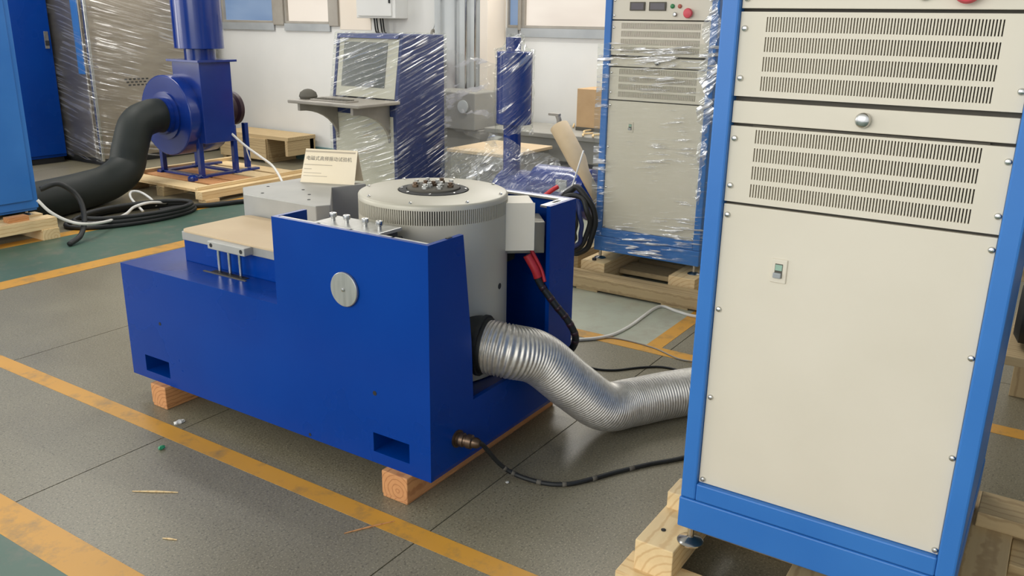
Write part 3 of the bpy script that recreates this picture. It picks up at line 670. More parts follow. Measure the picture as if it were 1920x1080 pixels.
def make_rack(label, X, YC, dz, group, top=1.82, depth=.72):
    t = thing('amplifier_rack', label, 'equipment rack', (X+depth/2, YC, .145+dz), group)
    h0, hp = .333, .2915; xb = X+depth
    zb, zp = .20+dz, .34+dz; zt_ = top+dz
    # frame: four posts, plinth and rails
    for s in (-1, 1):
        for xa in (X, xb-.05):
            bm = bmesh.new(); add_prism(bm, [(YC+s*h0, zb+.09), (YC+s*h0, zt_), (YC+s*hp, zt_), (YC+s*hp, zb+.09)], xa, xa+.05, 'x'); obj('post', bm, 'bluerack', t, .005)
        box('side_panel', X+.05, xb-.05, YC+s*(h0-.006)-.005, YC+s*(h0-.006)+.005, zb+.09, zt_-.05, 'bluerack', t, .002)
    bm = bmesh.new(); add_box(bm, X-.002, xb, YC-h0-.002, YC+h0+.002, zb, zb+.089); obj('plinth', bm, 'bluerack', t, .004)
    box('bottom_rail', X, X+.04, YC-hp, YC+hp, zb+.0905, zp, 'bluerack', t, .004)
    box('top_rail', X, xb, YC-h0, YC+h0, zt_, zt_+.04, 'bluerack', t, .004)
    box('back_panel', xb-.012, xb-.002, YC-hp, YC+hp, zb+.09, zt_, 'bluerack', t, .001)
    box('inner_liner', X+.035, X+.038, YC-hp-.003, YC+hp+.003, zp-.005, zt_, 'slotdark', t, 0)
    xp = X+.014
    # fronts, bottom to top
    big = box('door_panel', xp, xp+.012, YC-hp+.001, YC+hp-.001, zp+.001, 1.094+dz, 'cream', t, .0015)
    v2 = vent_panel('vent_panel', xp, YC-hp+.001, YC+hp-.001, 1.101+dz, 1.279+dz, (YC-.235, YC+.233), (1.116+dz, 1.273+dz), 72, 4, t)
    bl = box('lock_panel', xp, xp+.012, YC-hp+.001, YC+hp-.001, 1.286+dz, 1.336+dz, 'cream', t, .0015)
    v1 = vent_panel('vent_panel', xp, YC-hp+.001, YC+hp-.001, 1.347+dz, 1.532+dz, (YC-.235, YC+.233), (1.361+dz, 1.521+dz), 76, 4, t)
    mp = box('meter_panel', xp, xp+.012, YC-hp+.001, YC+hp-.001, 1.539+dz, 1.66+dz, 'cream', t, .0015)
    tp = box('upper_panel', xp, xp+.012, YC-hp+.001, YC+hp-.001, 1.667+dz, zt_-.003, 'cream', t, .0015)
    lathe('lock_knob', [(.012, 0), (.016, .002), (.0165, .010), (.014, .016), (.008, .019), (.002, .0195)], 'steel', bl, (xp, YC, 1.312+dz), (-1, 0, 0), 28)
    def screw(y, z, par): lathe('screw', [(.0072, -.001), (.0072, .002), (.0055, .0055), (.002, .007)], 'steel', par, (xp, y, z+dz), (-1, 0, 0), 14)
    for yy in (YC+.279, YC-.283):
        for z in (1.496, 1.387): screw(yy, z, v1)
        for z in (1.25, 1.139): screw(yy, z, v2)
        for z in (1.068, .828, .589, .352): screw(yy, z, big)
        for z in (1.64, 1.56): screw(yy, z, mp)
        for z in (1.69, 1.79): screw(yy, z, tp)
    # breaker
    by, bz = YC+.143, .95+dz
    bk = box('breaker', xp-.004, xp+.001, by-.019, by+.019, bz-.029, bz+.029, 'cream', big, .002)
    box('breaker_window', xp-.0048, xp-.003, by-.009, by+.009, bz-.016, bz+.018, 'slotdark', bk, 0)
    box('toggle', xp-.012, xp-.004, by-.008, by+.011, bz-.016, bz-.003, 'sill', bk, .002)
    box('breaker_mark', xp-.0056, xp-.0045, by-.008, by+.008, bz+.002, bz+.016, 'palegreen', bk, 0)
    # meters and buttons
    for a, b in ((.185, .094), (.07, -.03)):
        mt = box('meter', xp-.008, xp+.001, YC+b, YC+a, 1.586+dz, 1.632+dz, 'slotdark', mp, .002)
        box('meter_glass', xp-.0088, xp-.0075, YC+b+.008, YC+a-.008, 1.592+dz, 1.626+dz, 'meter', mt, 0)
    for yy, z, mt, r in ((-.066, 1.610, 'green_btn', .012), (-.108, 1.610, 'orange_btn', .011)):
        lathe('button', [(r, 0), (r, .006), (r*.7, .009), (.002, .0095)], mt, mp, (xp, YC+yy, z+dz), (-1, 0, 0), 20)
    lathe('key_switch', [(.012, 0), (.012, .010), (.008, .014), (.002, .0145)], 'steel', mp, (xp, YC-.084, 1.568+dz), (-1, 0, 0), 20)
    lathe('emergency_button', [(.012, 0), (.012, .012), (.024, .014), (.026, .022), (.022, .03), (.01, .034), (.002, .0345)], 'pinkred', mp, (xp, YC-.163, 1.575+dz), (-1, 0, 0), 32)
    # levelling feet
    for fx in (X+.03, xb-.06):
        for fy in (YC-.30, YC+.305):
            f = lathe('levelling_foot', [(.036, 0), (.036, .004), (.030, .009), (.012, .014), (.009, .016), (.009, .058), (.002, .0585)], 'steel', t, (fx, fy, .1435+dz), (0, 0, 1), 28)
    settle(t); return t
r1 = make_rack('blue amplifier rack with bare cream front panels, standing free of film', 1.954, .3785, 0, 'amplifier racks')
r2 = make_rack('blue amplifier rack with a red button and meters, wrapped in clear film', 4.50, 1.982, -.012, 'amplifier racks')

# film round the rear rack
def film_skin(name, label, x0, x1, y0, y1, z0, z1, mat, **kw):
    par = kw.pop('par'); o = film_box(name, x0, x1, y0, y1, z0, z1, mat, par, **kw); o.location = -Vector(par.location); o['label'] = label; return o
film_skin('stretch_film', 'clear stretch film wound round the rear blue rack with the red button', 4.478, 5.24, 1.628, 2.336, .20, 1.40, 'film_h', top=False, par=r2)

bm = bmesh.new(); rs = random.Random(3); rows = []
for k in range(64):
    z = .55+k*.0175; wd = (.035+.02*math.sin(k*.5)+rs.uniform(-.01, .012))*min(1, .12+k/34)
    rows.append([bm.verts.new((4.468+rs.uniform(-.012, .006), 1.668+q*wd+rs.uniform(-.006, .006), z)) for q in (-1, -.4, .3, 1)])
for a, b in zip(rows, rows[1:]):
    for q in range(3): bm.faces.new((a[q], a[q+1], b[q+1], b[q]))
sm_ = obj('film_seam', bm, 'film_seam', r2, 0, True); sm_.location = -Vector(r2.location); sm_['label'] = 'bunched clear film along the rack corner'

# pallet of the front rack
t = thing('pallet', 'pine skid under the unwrapped front rack', 'pallet', (2.3, .38, 0))
plank('beam', 1.905, 2.75, .700, .812, .05, .144, 'pine', t); plank('beam', 1.905, 2.75, -.06, .055, .05, .144, 'pinegrey', t); plank('beam', 1.905, 2.75, .31, .42, .05, .140, 'pinegrey', t)
plank('board', 1.868, 1.985, -.10, .85, 0, .0505, 'pine', t); plank('board', 2.25, 2.37, -.10, .85, 0, .0505, 'pinegrey', t); plank('board', 2.66, 2.78, -.10, .85, 0, .0505, 'pinegrey', t)
plank('stop_block', 2.105, 2.20, .722, .806, .1435, .198, 'pine', t)
plank('stop_block', 2.52, 2.66, -.14, .035, .1435, .19, 'pinegrey', t)
plank('board', 2.10, 2.24, -.20, -.062, .06, .125, 'pinegrey', t); plank('board', 2.40, 2.55, -.26, -.062, .06, .125, 'pinegrey', t)
nail((1.99, .765, .1445), t); settle(t)

# pallet of the rear rack
t = thing('pallet', 'pine pallet with low foot boards under the film wrapped rack', 'pallet', (4.8, 1.98, 0))
plank('top_board', 4.26, 4.40, 1.50, 2.52, .012, .085, 'pinegrey', t)
plank('foot_board', 4.262, 4.39, 2.16, 2.30, 0, .0125, 'pinegrey', t); plank('foot_board', 4.262, 4.39, 1.60, 1.76, 0, .0125, 'pinegrey', t); plank('foot_board', 4.262, 4.39, 2.40, 2.50, 0, .0125, 'pinegrey', t)
for ya, yb in ((2.20, 2.36), (1.63, 1.79)):
    plank('beam', 4.42, 5.40, ya, yb, 0, .1325, 'pine', t)
for xa in (4.62, 4.90, 5.18): plank('deck_board', xa, xa+.2, 1.795, 2.195, .03, .06, 'pinegrey', t)
plank('side_board', 4.55, 5.45, 2.45, 2.56, .0, .13, 'pinegrey', t); plank('side_board', 4.55, 5.45, 1.44, 1.55, .0, .13, 'pinegrey', t)
lathe('bolt_head', [(.014, 0), (.014, .012), (.01, .015)], 'dark', t, (4.46, 2.29, .132), (0, 0, 1), 8); settle(t)

# ================================================================ left: rack on skid, cabinets, chamber
t = thing('blue_cabinet', 'tall plain blue steel cabinet on a pine skid beside the black hose', 'cabinet', (2.8, 6.3, .16))
box('carcass', 2.42, 3.14, 6.02, 6.68, .20, 1.84, 'bluerack', t, .006)
box('side_panel', 2.46, 3.10, 6.008, 6.021, .26, 1.80, 'bluerack', t, .003)
box('plinth', 2.43, 3.13, 6.03, 6.67, .185, .201, 'bluerack', t, .003)
for fx in (2.48, 3.08):
    for fy in (6.08, 6.62): lathe('levelling_foot', [(.034, 0), (.034, .004), (.01, .014), (.009, .04)], 'steel', t, (fx, fy, .150), (0, 0, 1), 20)
settle(t)
t = thing('pallet', 'pine skid under the plain blue cabinet by the coiled cables', 'pallet', (2.8, 6.3, 0))
plank('beam', 2.35, 3.17, 5.86, 5.98, .075, .150, 'pine', t); plank('beam', 2.35, 3.17, 6.04, 6.14, .075, .150, 'pine', t); plank('beam', 2.35, 3.17, 6.56, 6.66, .075, .150, 'pine', t)
plank('foot_block', 3.05, 3.17, 5.85, 6.70, 0, .0755, 'pine', t); plank('foot_block', 2.40, 2.52, 5.85, 6.70, 0, .0755, 'pinegrey', t)
plank('stop_block', 2.86, 3.00, 5.90, 5.97, .1495, .185, 'pinered', t); settle(t)

t = thing('blue_cabinet', 'dark blue cabinet with a small silver handle, next to the film wrapped steel chamber', 'cabinet', (4.6, 9.3, 0))
box('carcass', 4.16, 5.06, 8.975, 9.7, 0.06, 2.1, 'blue', t, .006); box('plinth', 4.18, 5.04, 9.0, 9.68, 0, .061, 'dark', t, 0)
d = box('door', 4.18, 5.05, 8.955, 8.976, .09, 2.08, 'blue', t, .006)
hp_ = box('handle_plate', 4.975, 5.02, 8.945, 8.956, 1.17, 1.34, 'steel', d, .003); box('handle', 4.985, 5.008, 8.915, 8.946, 1.20, 1.25, 'dark', d, .004); settle(t)

chamber = t = thing('test_chamber', 'large stainless steel chamber with a narrow blue window strip, wrapped in film', 'cabinet', (5.8, 9.0, 0))
box('body', 5.12, 6.62, 8.40, 9.95, .07, 2.3, 'stainless', t, .008); box('plinth', 5.15, 6.6, 8.43, 9.9, 0, .071, 'dark', t, 0)
d = box('door', 5.095, 5.121, 8.47, 9.3, .12, 2.25, 'stainless', t, .006)
box('window_strip', 5.088, 5.096, 8.485, 8.60, .93, 2.2, 'bluerack', d, .003)
box('corner_trim', 5.098, 5.128, 8.385, 8.43, .05, 2.3, 'steel', t, .006)
for k in range(3):
    for j in range(6 if k != 1 else 5): box('printed_mark', 5.46+.05*j+k*.02, 5.49+.05*j+k*.02, 8.3985, 8.4005, .86-.03*k, .875-.03*k, 'dark', t, 0)
settle(t)
film_skin('stretch_film', 'clear stretch film wound round the stainless steel chamber', 5.075, 6.64, 8.365, 9.97, .05, 2.25, 'film_c', wob=.012, step=.12, top=False, par=chamber)

# ================================================================ blower with black hose
def blower_fan(label):
    t = thing('centrifugal_blower', label, 'blower', (5.05, 6.8, .10))
    zc, yc, rr = .655, 6.83, .355
    # scroll housing: spiral outline rising to the outlet on the near side
    prof = []
    for k in range(33):
        a = R(150+k*(300/32)); r_ = rr*(.92+.10*k/32); prof.append((yc+r_*math.cos(a), zc+r_*math.sin(a)))
    bm = bmesh.new()
    pts = []
    for k in range(40):
        a = 2*math.pi*k/40; pts.append((yc+rr*math.cos(a), zc+rr*math.sin(a)))
    add_prism(bm, pts, 4.80, 5.24, 'x'); h = obj('scroll_housing', bm, 'bluefan', t, .01)
    for p in h.data.polygons: p.use_smooth = True
    mark_sharp(h.data)
    box('outlet_duct', 4.915, 5.25, 6.45, 6.83, .42, 1.13, 'bluefan', t, .006)
    box('outlet_flange', 4.88, 5.30, 6.42, 6.86, 1.125, 1.145, 'bluefan', t, .002)
    lathe('neck', [(.135, 1.14), (.135, 1.25)], 'bluefan', t, (5.08, 6.64, 0), (0, 0, 1), 40)
    lathe('silencer', [(.20, 1.236), (.212, 1.24), (.212, 2.2), (.20, 2.205), (.12, 2.21)], 'bluefan', t, (5.08, 6.64, 0), (0, 0, 1), 56)
    lathe('inlet_ring', [(.21, 0), (.21, .015), (.165, .018), (.165, .06), (.14, .06)], 'bluefan', t, (4.80, yc, zc), (-1, 0, 0), 40)
    lathe('motor', [(.10, 0), (.13, .02), (.13, .22), (.155, .24), (.155, .28), (.12, .31), (.04, .315)], 'motorred', t, (5.24, yc-.05, zc+.02), (1, 0, 0), 32)
    for fx, fy in ((4.92, 6.55), (4.92, 7.1), (5.30, 6.55), (5.30, 7.1), (5.5, 6.62)):
        box('leg', fx-.022, fx+.022, fy-.022, fy+.022, .125, .55, 'bluefan', t, .003)
    bm = bmesh.new()
    for q in ((4.86, 5.56, 6.52, 6.58), (4.86, 5.56, 7.07, 7.13), (4.89, 4.95, 6.5, 7.16), (5.27, 5.33, 6.5, 7.16)): add_box(bm, *q, .108, .128)
    obj('base_frame', bm, 'bluefan', t, .002)
    lathe('anchor_bolt', [(.045, 0), (.045, .03), (.02, .05)], 'bluefan', t, (4.78, 6.5, .107), (0, 0, 1), 16)
    settle(t)
blower_fan('dark blue centrifugal blower with a tall silencer and black hose, on a pallet')
t = thing('pallet', 'pine pallet under the dark blue blower with the black hose', 'pallet', (5.0, 6.6, 0))
plank('runner', 4.50, 5.75, 6.02, 6.11, .03, .10, 'pine', t); plank('runner', 4.50, 5.75, 6.55, 6.64, .0, .085, 'pinegrey', t); plank('runner', 4.50, 5.75, 7.05, 7.14, .0, .085, 'pinegrey', t)
plank('foot_block', 4.52, 4.66, 6.00, 6.10, 0, .0305, 'pine', t)
for k in range(5):
    xa = 4.52+k*.245; plank('deck_board', xa, xa+.2, 6.115, 7.2, .0845, .1085, 'pinered' if k in (1, 2) else 'pine', t)
plank('edge_board', 4.52, 5.80, 6.10, 6.13, .101, .128, 'pine', t); plank('edge_board', 4.52, 5.80, 7.17, 7.21, .108, .14, 'pine', t)
settle(t)
hz = [Vector((4.78, 6.83, .655)), Vector((4.66, 6.83, .66)), Vector((4.50, 6.82, .60)), Vector((4.40, 6.80, .42)), Vector((4.32, 6.78, .25)), Vector((4.12, 6.72, .165)), Vector((3.85, 6.62, .15)), Vector((3.5, 6.5, .15)), Vector((3.15, 6.42, .15))]
t = thing('suction_hose', 'thick black flexible hose from the blower inlet down to the blue cabinet', 'hose', (4.0, 6.65, 0))
tube('hose', hz, .148, 'hoseblack', t, 32, 14)
settle(t)
def fp(pts, z): return [onz(x, y, z) for x, y in pts]
# coils of black cable and white leads by the hose
for k in range(3):
    cpts = []; cc = onz(250+k*6, 404, .02)
    for q in range(13):
        a = 2*math.pi*q/12+.5*k; cpts.append(cc+Vector(((.62-.05*k)*math.cos(a)*.80+(.25)*math.sin(a)*-.3, (.62-.05*k)*math.sin(a)*.42, -.002+.026*k)))
    tag(tube('black_cable_coil', cpts, .017, 'black', None, 10), ['lowest loop of black cable coiled on the green floor by the hose', 'middle loop of black cable coiled on the green floor by the hose', 'upper loop of black cable coiled on the green floor by the hose'][k], 'cable', None)
tag(tube('upright_black_cable', [ony(75, 355, 5.9), ony(110, 345, 5.85), ony(145, 368, 5.8), ony(158, 405, 5.72), ony(152, 440, 5.62), ony(130, 458, 5.56)], .018, 'black', None, 10), 'black cable arching from the blue cabinet over the skid end to the floor', 'cable')
wl = [ony(70, 375, 5.8)+Vector((0, 0, 0)), ony(95, 398, 5.75), ony(130, 415, 5.70), ony(165, 420, 5.66)]+fp(((205, 414), (235, 402), (252, 388)), .06)+[onz(280, 380, .08), onz(312, 380, .05)]
tag(tube('white_lead', wl, .011, 'whitecable', None, 8), 'white lead running from the blue cabinet across the black cable coil', 'cable')
tag(tube('white_loop', [onz(268, 396, .03), onz(246, 372, .09), onz(246, 360, .12), onz(262, 360, .12), onz(282, 372, .09), onz(294, 386, .03)], .010, 'whitecable', None, 8), 'small stiff white loop of lead standing above the black cable coil', 'cable')
t = thing('motor_lead', 'white lead with a cable tie drooping from the blower motor to the floor', 'cable', (5.3, 6.3, .3))
ml_ = [Vector(ony(416, 228, 6.6)), ony(436, 252, 6.45), ony(462, 275, 6.3), ony(490, 295, 6.1), ony(512, 312, 5.9), ony(528, 338, 5.6), ony(535, 360, 5.4), ony(540, 380, 5.2)]
tube('cord', ml_, .011, 'whitecable', t, 8); tube('cable_tie', [ml_[2], ml_[2]+Vector((.0, -.01, -.05)), ml_[2]+Vector((.02, -.02, -.13))], .006, 'whitecable', t, 6); settle(t)
tag(tube('long_black_cable', fp(((300, 395), (345, 388), (400, 384), (450, 378), (520, 372), (600, 372)), .02), .02, 'black', None, 10), 'straight black cable on the floor along the front of the blower pallet', 'cable')

# low wooden crate against the window wall
t = thing('wooden_crate', 'low open wooden crate standing against the white window wall', 'crate', (6.5, 7.5, 0))
plank('top_board', 6.30, 6.70, 6.92, 8.0, .26, .30, 'cardb' if False else 'pinegrey', t); plank('side_board', 6.28, 6.32, 7.25, 8.0, .03, .262, 'pinegrey', t); plank('end_board', 6.30, 6.68, 6.93, 6.97, .10, .262, 'pinegrey', t)
plank('foot', 6.30, 6.70, 7.24, 7.30, 0, .262, 'pinegrey', t); plank('foot', 6.30, 6.70, 7.93, 7.99, 0, .262, 'pinegrey', t); plank('foot', 6.62, 6.70, 6.93, 6.99, 0, .262, 'pinegrey', t); settle(t)

# ================================================================ operator console
console = t = thing('operator_console', 'navy and cream operator console with a sloping screen and a shelf, wrapped in film', 'console', (5.3, 4.63, 0))
side = [(5.0, 0), (5.0, .86), (5.02, .92), (5.10, 1.40), (5.60, 1.40), (5.60, 0)]
for ya, yb in ((4.30, 4.33), (4.94, 4.97)):
    bm = bmesh.new(); add_prism(bm, side, ya, yb, 'y'); obj('side_panel', bm, 'bluedark', t, .004)
bm = bmesh.new(); add_prism(bm, [(5.07, 1.37), (5.095, 1.40), (5.60, 1.40), (5.60, 1.37)], 4.33, 4.94, 'y'); obj('top_panel', bm, 'bluedark', t, .002)
box('back_panel', 5.58, 5.60, 4.33, 4.94, .02, 1.37, 'bluedark', t, .001)
box('front_panel', 5.004, 5.02, 4.332, 4.938, .03, .80, 'creamdull', t, .002)
box('kick_strip', 5.006, 5.03, 4.332, 4.938, .80, .90, 'bluedark', t, .001)
bm = bmesh.new(); add_prism(bm, [(5.022, .93), (5.102, 1.385), (5.122, 1.385), (5.042, .93)], 4.332, 4.938, 'y'); fb = obj('screen_bezel', bm, 'creamdull', t, .002)
bm = bmesh.new(); f0, f1 = .17, .90
def sl(f, off): return (5.022+.08*f-off, .93+.455*f)
bm = bmesh.new(); add_prism(bm, [sl(f0, .004), sl(f1, .004), sl(f1, -.004), sl(f0, -.004)], 4.44, 4.885, 'y'); obj('screen', bm, 'screen', fb, .001)
box('desk', 4.57, 5.03, 4.28, 5.0, .895, .92, 'frame', t, .006)
for ya in (4.36, 4.90):
    arc = [(5.0, .895), (4.60, .895), (4.60, .84)]+[(4.60+.40*math.sin(R(a)), .60+.24*math.cos(R(a))) for a in range(10, 91, 10)]
    bm = bmesh.new(); add_prism(bm, arc, ya, ya+.025, 'y'); obj('desk_bracket', bm, 'frame', t, .002)
bm = bmesh.new()
for k in range(3):
    for j in range(11): add_box(bm, 4.66+.03*k, 4.684+.03*k, 4.48+.03*j, 4.504+.03*j, .930, .938)
kb = box('keyboard', 4.64, 4.77, 4.46, 4.83, .92, .931, 'frame', t, .002); obj('keys', bm, 'slotdark', kb)
lathe('panel_lock', [(.012, 0), (.012, .008), (.004, .01)], 'steel', t, (5.004, 4.36, .45), (-1, 0, 0), 12); lathe('panel_lock', [(.012, 0), (.012, .008), (.004, .01)], 'steel', t, (5.004, 4.90, .33), (-1, 0, 0), 12)
settle(t)
tag(lathe('trackball', [(.06, 0), (.07, .02), (.06, .05), (.03, .07), (.005, .075)], 'slotdark', None, (4.72, 4.93, .92), (0, 0, 1), 24), 'dark rounded trackball on the console shelf', 'trackball')
bm = bmesh.new(); add_prism(bm, [(4.985, .06), (4.985, .90), (5.008, .95), (5.084, 1.412), (5.615, 1.412), (5.615, .06)], 4.283, 4.984, 'y')
o = obj('stretch_film', bm, 'film_d', console, .004); o.location = -Vector(console.location); o['label'] = 'clear stretch film pulled in diagonal lines'

# ================================================================ between console and rear rack
t = thing('wrapped_crate', 'squat pale topped metal box under loose film beside the navy console', 'box', (5.6, 3.7, 0))
box('body', 5.20, 5.80, 3.42, 3.94, .05, .555, 'greybench', t, .006); box('lid', 5.18, 5.82, 3.40, 3.96, .555, .58, 'beige', t, .004)
box('door', 5.192, 5.201, 3.46, 3.66, .12, .50, 'slotdark', t, .002); box('door', 5.192, 5.201, 3.69, 3.90, .12, .50, 'greybench', t, .002)
for a in (5.24, 5.68): box('skid', a, a+.08, 3.42, 3.94, 0, .052, 'pinegrey', t, .003)
settle(t)
t = thing('fire_hose', 'red hose bundle hanging on the grey pier behind the console', 'hose', (6.4, 4.95, .6))
tube('loop', [(6.44, 5.00, 1.12), (6.40, 4.98, 1.13), (6.36, 4.96, 1.05), (6.36, 4.955, .9), (6.38, 4.96, .75), (6.40, 4.98, .66)], .03, 'red', t, 12)
lathe('bottle', [(.06, 0), (.075, .02), (.075, .26), (.05, .31), (.02, .34)], 'red', t, (6.40, 4.985, .42), (0, 0, 1), 24)
box('hanger', 6.40, 6.51, 4.97, 5.02, 1.10, 1.14, 'steel', t, .002); settle(t)
t = thing('grey_test_unit', 'dark grey bench instrument in front of the wall pier', 'instrument', (6.2, 4.6, .58))
box('stand', 6.1, 6.44, 4.30, 4.88, 0, .60, 'greybench', t, .004); box('housing', 6.05, 6.44, 4.32, 4.86, .60, .92, 'greybench', t, .01)
for yy in (4.44, 4.72): lathe('dial', [(.055, 0), (.055, .012), (.045, .014), (.004, .014)], 'pier', t, (6.05, yy, .80), (-1, 0, 0), 24)
settle(t)

# second blower, film wrapped
blow2 = t = thing('centrifugal_blower', 'blue blower with a capped silencer, wrapped in film behind the shaker', 'blower', (4.95, 3.1, 0))
X2 = 4.95; a0 = onx(932, 95, X2); a1 = onx(1000, 95, X2); yc2 = (a0.y+a1.y)/2; r2_ = (a0.y-a1.y)/2*.84
zt2 = a0.z; zb2 = onx(960, 232, X2).z; zc2 = onx(960, 70, X2).z
lathe('silencer', [(r2_*.95, zb2), (r2_, zb2+.006), (r2_, zt2-.006), (r2_*.95, zt2), (.05, zt2+.001)], 'bluefan', t, (X2, yc2, 0), (0, 0, 1), 48)
lathe('cap_pipe', [(r2_*.42, zt2-.01), (r2_*.42, zc2), (r2_*.36, zc2+.003)], 'bluefan', t, (X2, yc2+.012, 0), (0, 0, 1), 32)
lathe('neck', [(r2_*.5, .42), (r2_*.5, zb2+.01)], 'bluefan', t, (X2, yc2+.012, 0), (0, 0, 1), 32)
pts = [(X2+.05+.22*math.cos(2*math.pi*k/36), .30+.22*math.sin(2*math.pi*k/36)) for k in range(36)]
bm = bmesh.new(); add_prism(bm, pts, yc2-.22, yc2+.10, 'y'); obj('scroll_housing', bm, 'bluefan', t, .01)
lathe('motor', [(.10, 0), (.165, .01), (.165, .30), (.15, .33), (.15, .36), (.17, .37), (.17, .42), (.12, .45), (.03, .455)], 'bluefan', t, (X2, yc2-.20, .42), (0, -1, 0), 36)
box('name_plate', X2-.168, X2-.155, yc2-.52, yc2-.44, .45, .53, 'sill', t, .002)
bm = bmesh.new()
for q in ((X2-.2, X2+.24, yc2-.62, yc2-.56), (X2-.2, X2+.24, yc2+.02, yc2+.08), (X2-.2, X2-.14, yc2-.6, yc2+.06)): add_box(bm, *q, .0, .10)
for q in ((X2-.03, X2+.03, yc2-.40, yc2-.34),): add_box(bm, *q, .05, .30)
obj('base_frame', bm, 'bluefan', t, .003); settle(t)
# loose film over it: draped mesh
def drape(name, label, pts, mat, rows=14, cols=14, wob=.03):
    """film sheet through four corner points, sagging and rumpled"""
    rnd = random.Random(name+label); A, B, Cc, D = [Vector(p) for p in pts]; bm = bmesh.new(); g = []
    for i in range(rows+1):
        r_ = []
        for j in range(cols+1):
            u, v_ = i/rows, j/cols; p = A.lerp(B, v_).lerp(D.lerp(Cc, v_), u)
            p += Vector((rnd.uniform(-wob, wob), rnd.uniform(-wob, wob)*.4, -.06*math.sin(math.pi*v_)*math.sin(math.pi*u)+rnd.uniform(-wob, wob)*.5)); r_.append(bm.verts.new(p))
        g.append(r_)
    for i in range(rows):
        for j in range(cols): bm.faces.new((g[i][j], g[i][j+1], g[i+1][j+1], g[i+1][j]))
    return tag(obj(name, bm, mat, None, 0, True), label, 'plastic film')
bm = bmesh.new(); rs = random.Random(9); prof = []
for k in range(13):
    f = k/12; prof.append((r2_*1.07+rs.uniform(0, .008), zb2-.06+f*(zt2-zb2+.07)))
prof += [(r2_*.75, zt2+.02), (r2_*.52, zt2+.05), (r2_*.50, zc2+.01), (r2_*.2, zc2+.02)]
add_lathe(bm, prof, Matrix.Translation((X2, yc2, 0)), 40, caps=False)
for v_ in bm.verts: v_.co += Vector((rs.uniform(-.006, .006), rs.uniform(-.006, .006), rs.uniform(-.01, .01)))
bm_s = obj('silencer_film', bm, 'film_s', blow2, 0, True)
bm_s.location = -Vector(blow2.location); bm_s['label'] = 'clear film sleeve'
drape('loose_film_sheet', 'rumpled clear film hanging from the capped silencer over the blue motor', [(X2-.2, yc2+.05, .80), (X2-.22, yc2-.62, .62), (X2-.34, yc2-.66, .30), (X2-.34, yc2+.30, .28)], 'film_haze')
drape('loose_film_sheet', 'rumpled clear film hanging over the front of the pale topped box', [(5.16, 3.97, .60), (5.14, 3.38, .60), (5.08, 3.36, .12), (5.08, 4.02, .12)], 'film_haze')
drape('loose_film_sheet', 'see-through film stretched in the air from the console to the capped silencer', [(5.55, 4.26, 1.30), (5.0, 3.36, 1.22), (4.98, 3.36, .66), (5.55, 4.26, .70)], 'film_haze', wob=.015)

# leaning cardboard tube and the handle above it
t = thing('cardboard_tube', 'tan cardboard tube leaning between the blue motor and the rear rack', 'cardboard tube', (4.72, 2.6, .12))
tA, tB = onx(1048, 236, 4.78), onx(1112, 356, 4.70)
dv = (tB-tA).normalized(); ln = (tB-tA).length+.10
bm = bmesh.new(); mm = frame_to(tA, dv)
prof = [(.058, 0), (.062, .004), (.060, ln*.45), (.036, ln*.62), (.032, ln), (.026, ln), (.028, ln*.62), (.052, ln*.45), (.055, .03), (.054, 0)]
add_lathe(bm, prof, mm, 32, caps=False); obj('tube_wall', bm, 'tube', t, 0, True); lathe('end_plug', [(.054, .012), (.054, .02)], 'slotdark', t, tA, dv, 24)
settle(t)
t = thing('tape_gun', 'dark grip handle sticking up from the mouth of the leaning cardboard tube', 'tape dispenser', tA)
tube('grip', [tA+Vector((0, .005, -.05)), tA+Vector((0, .0, .03)), tA+Vector((0, .012, .065))], .016, 'frame', t, 10); box('head', tA.x-.015, tA.x+.015, tA.y-.005, tA.y+.075, tA.z+.062, tA.z+.078, 'frame', t, .004); settle(t)
tag(tube('thin_stick', [onx(1094, 282, 4.60), onx(1072, 352, 4.52), onx(1058, 395, 4.45)], .005, 'whitecable', None, 8, 2), 'thin pale stick leaning in front of the cardboard tube', 'stick')

# coil of black cables behind the shaker
rnd = random.Random(5)
cc = onx(1085, 392, 4.42)
labs = ['outermost black cable of the bundle hanging beside the rear rack', 'second black cable inside the bundle beside the rear rack', 'blue cable in the bundle beside the rear rack', 'inner black cable of the bundle beside the rear rack', 'innermost thin cable of the bundle beside the rear rack']
for k in range(5):
    rr = .20-.032*k; pts_ = []
    for q in range(14):
        a = R(-60)+2*math.pi*q/14*1.02; pts_.append(Vector((cc.x-.03*k+rnd.uniform(-.012, .012), cc.y+.02+rr*.62*math.cos(a)+rnd.uniform(-.01, .01), max(.17, .36+rr*1.05*math.sin(a)+rnd.uniform(-.01, .01)))))
    tag(tube('hanging_cable', pts_, .018-.002*k, 'bluedark' if k == 2 else 'black', None, 8), labs[k], 'cable')
tag(tube('red_lead', [onx(1020, 368, 4.35), onx(1036, 356, 4.37), onx(1046, 350, 4.4)], .014, 'red', None, 8), 'short red lead end above the rim of the blue shaker', 'cable')
t = thing('wooden_crate', 'low pine crate holding the black cable bundle behind the shaker', 'crate', (4.6, 2.8, 0))
plank('front_board', 4.20, 4.24, 2.60, 3.3, .02, .16, 'pinegrey', t); plank('end_board', 4.20, 4.75, 2.58, 2.62, .02, .16, 'pinegrey', t); plank('base_board', 4.22, 4.75, 2.60, 3.3, 0, .03, 'pinegrey', t); plank('rail', 4.30, 4.75, 2.63, 2.70, .028, .155, 'pine', t)
settle(t)

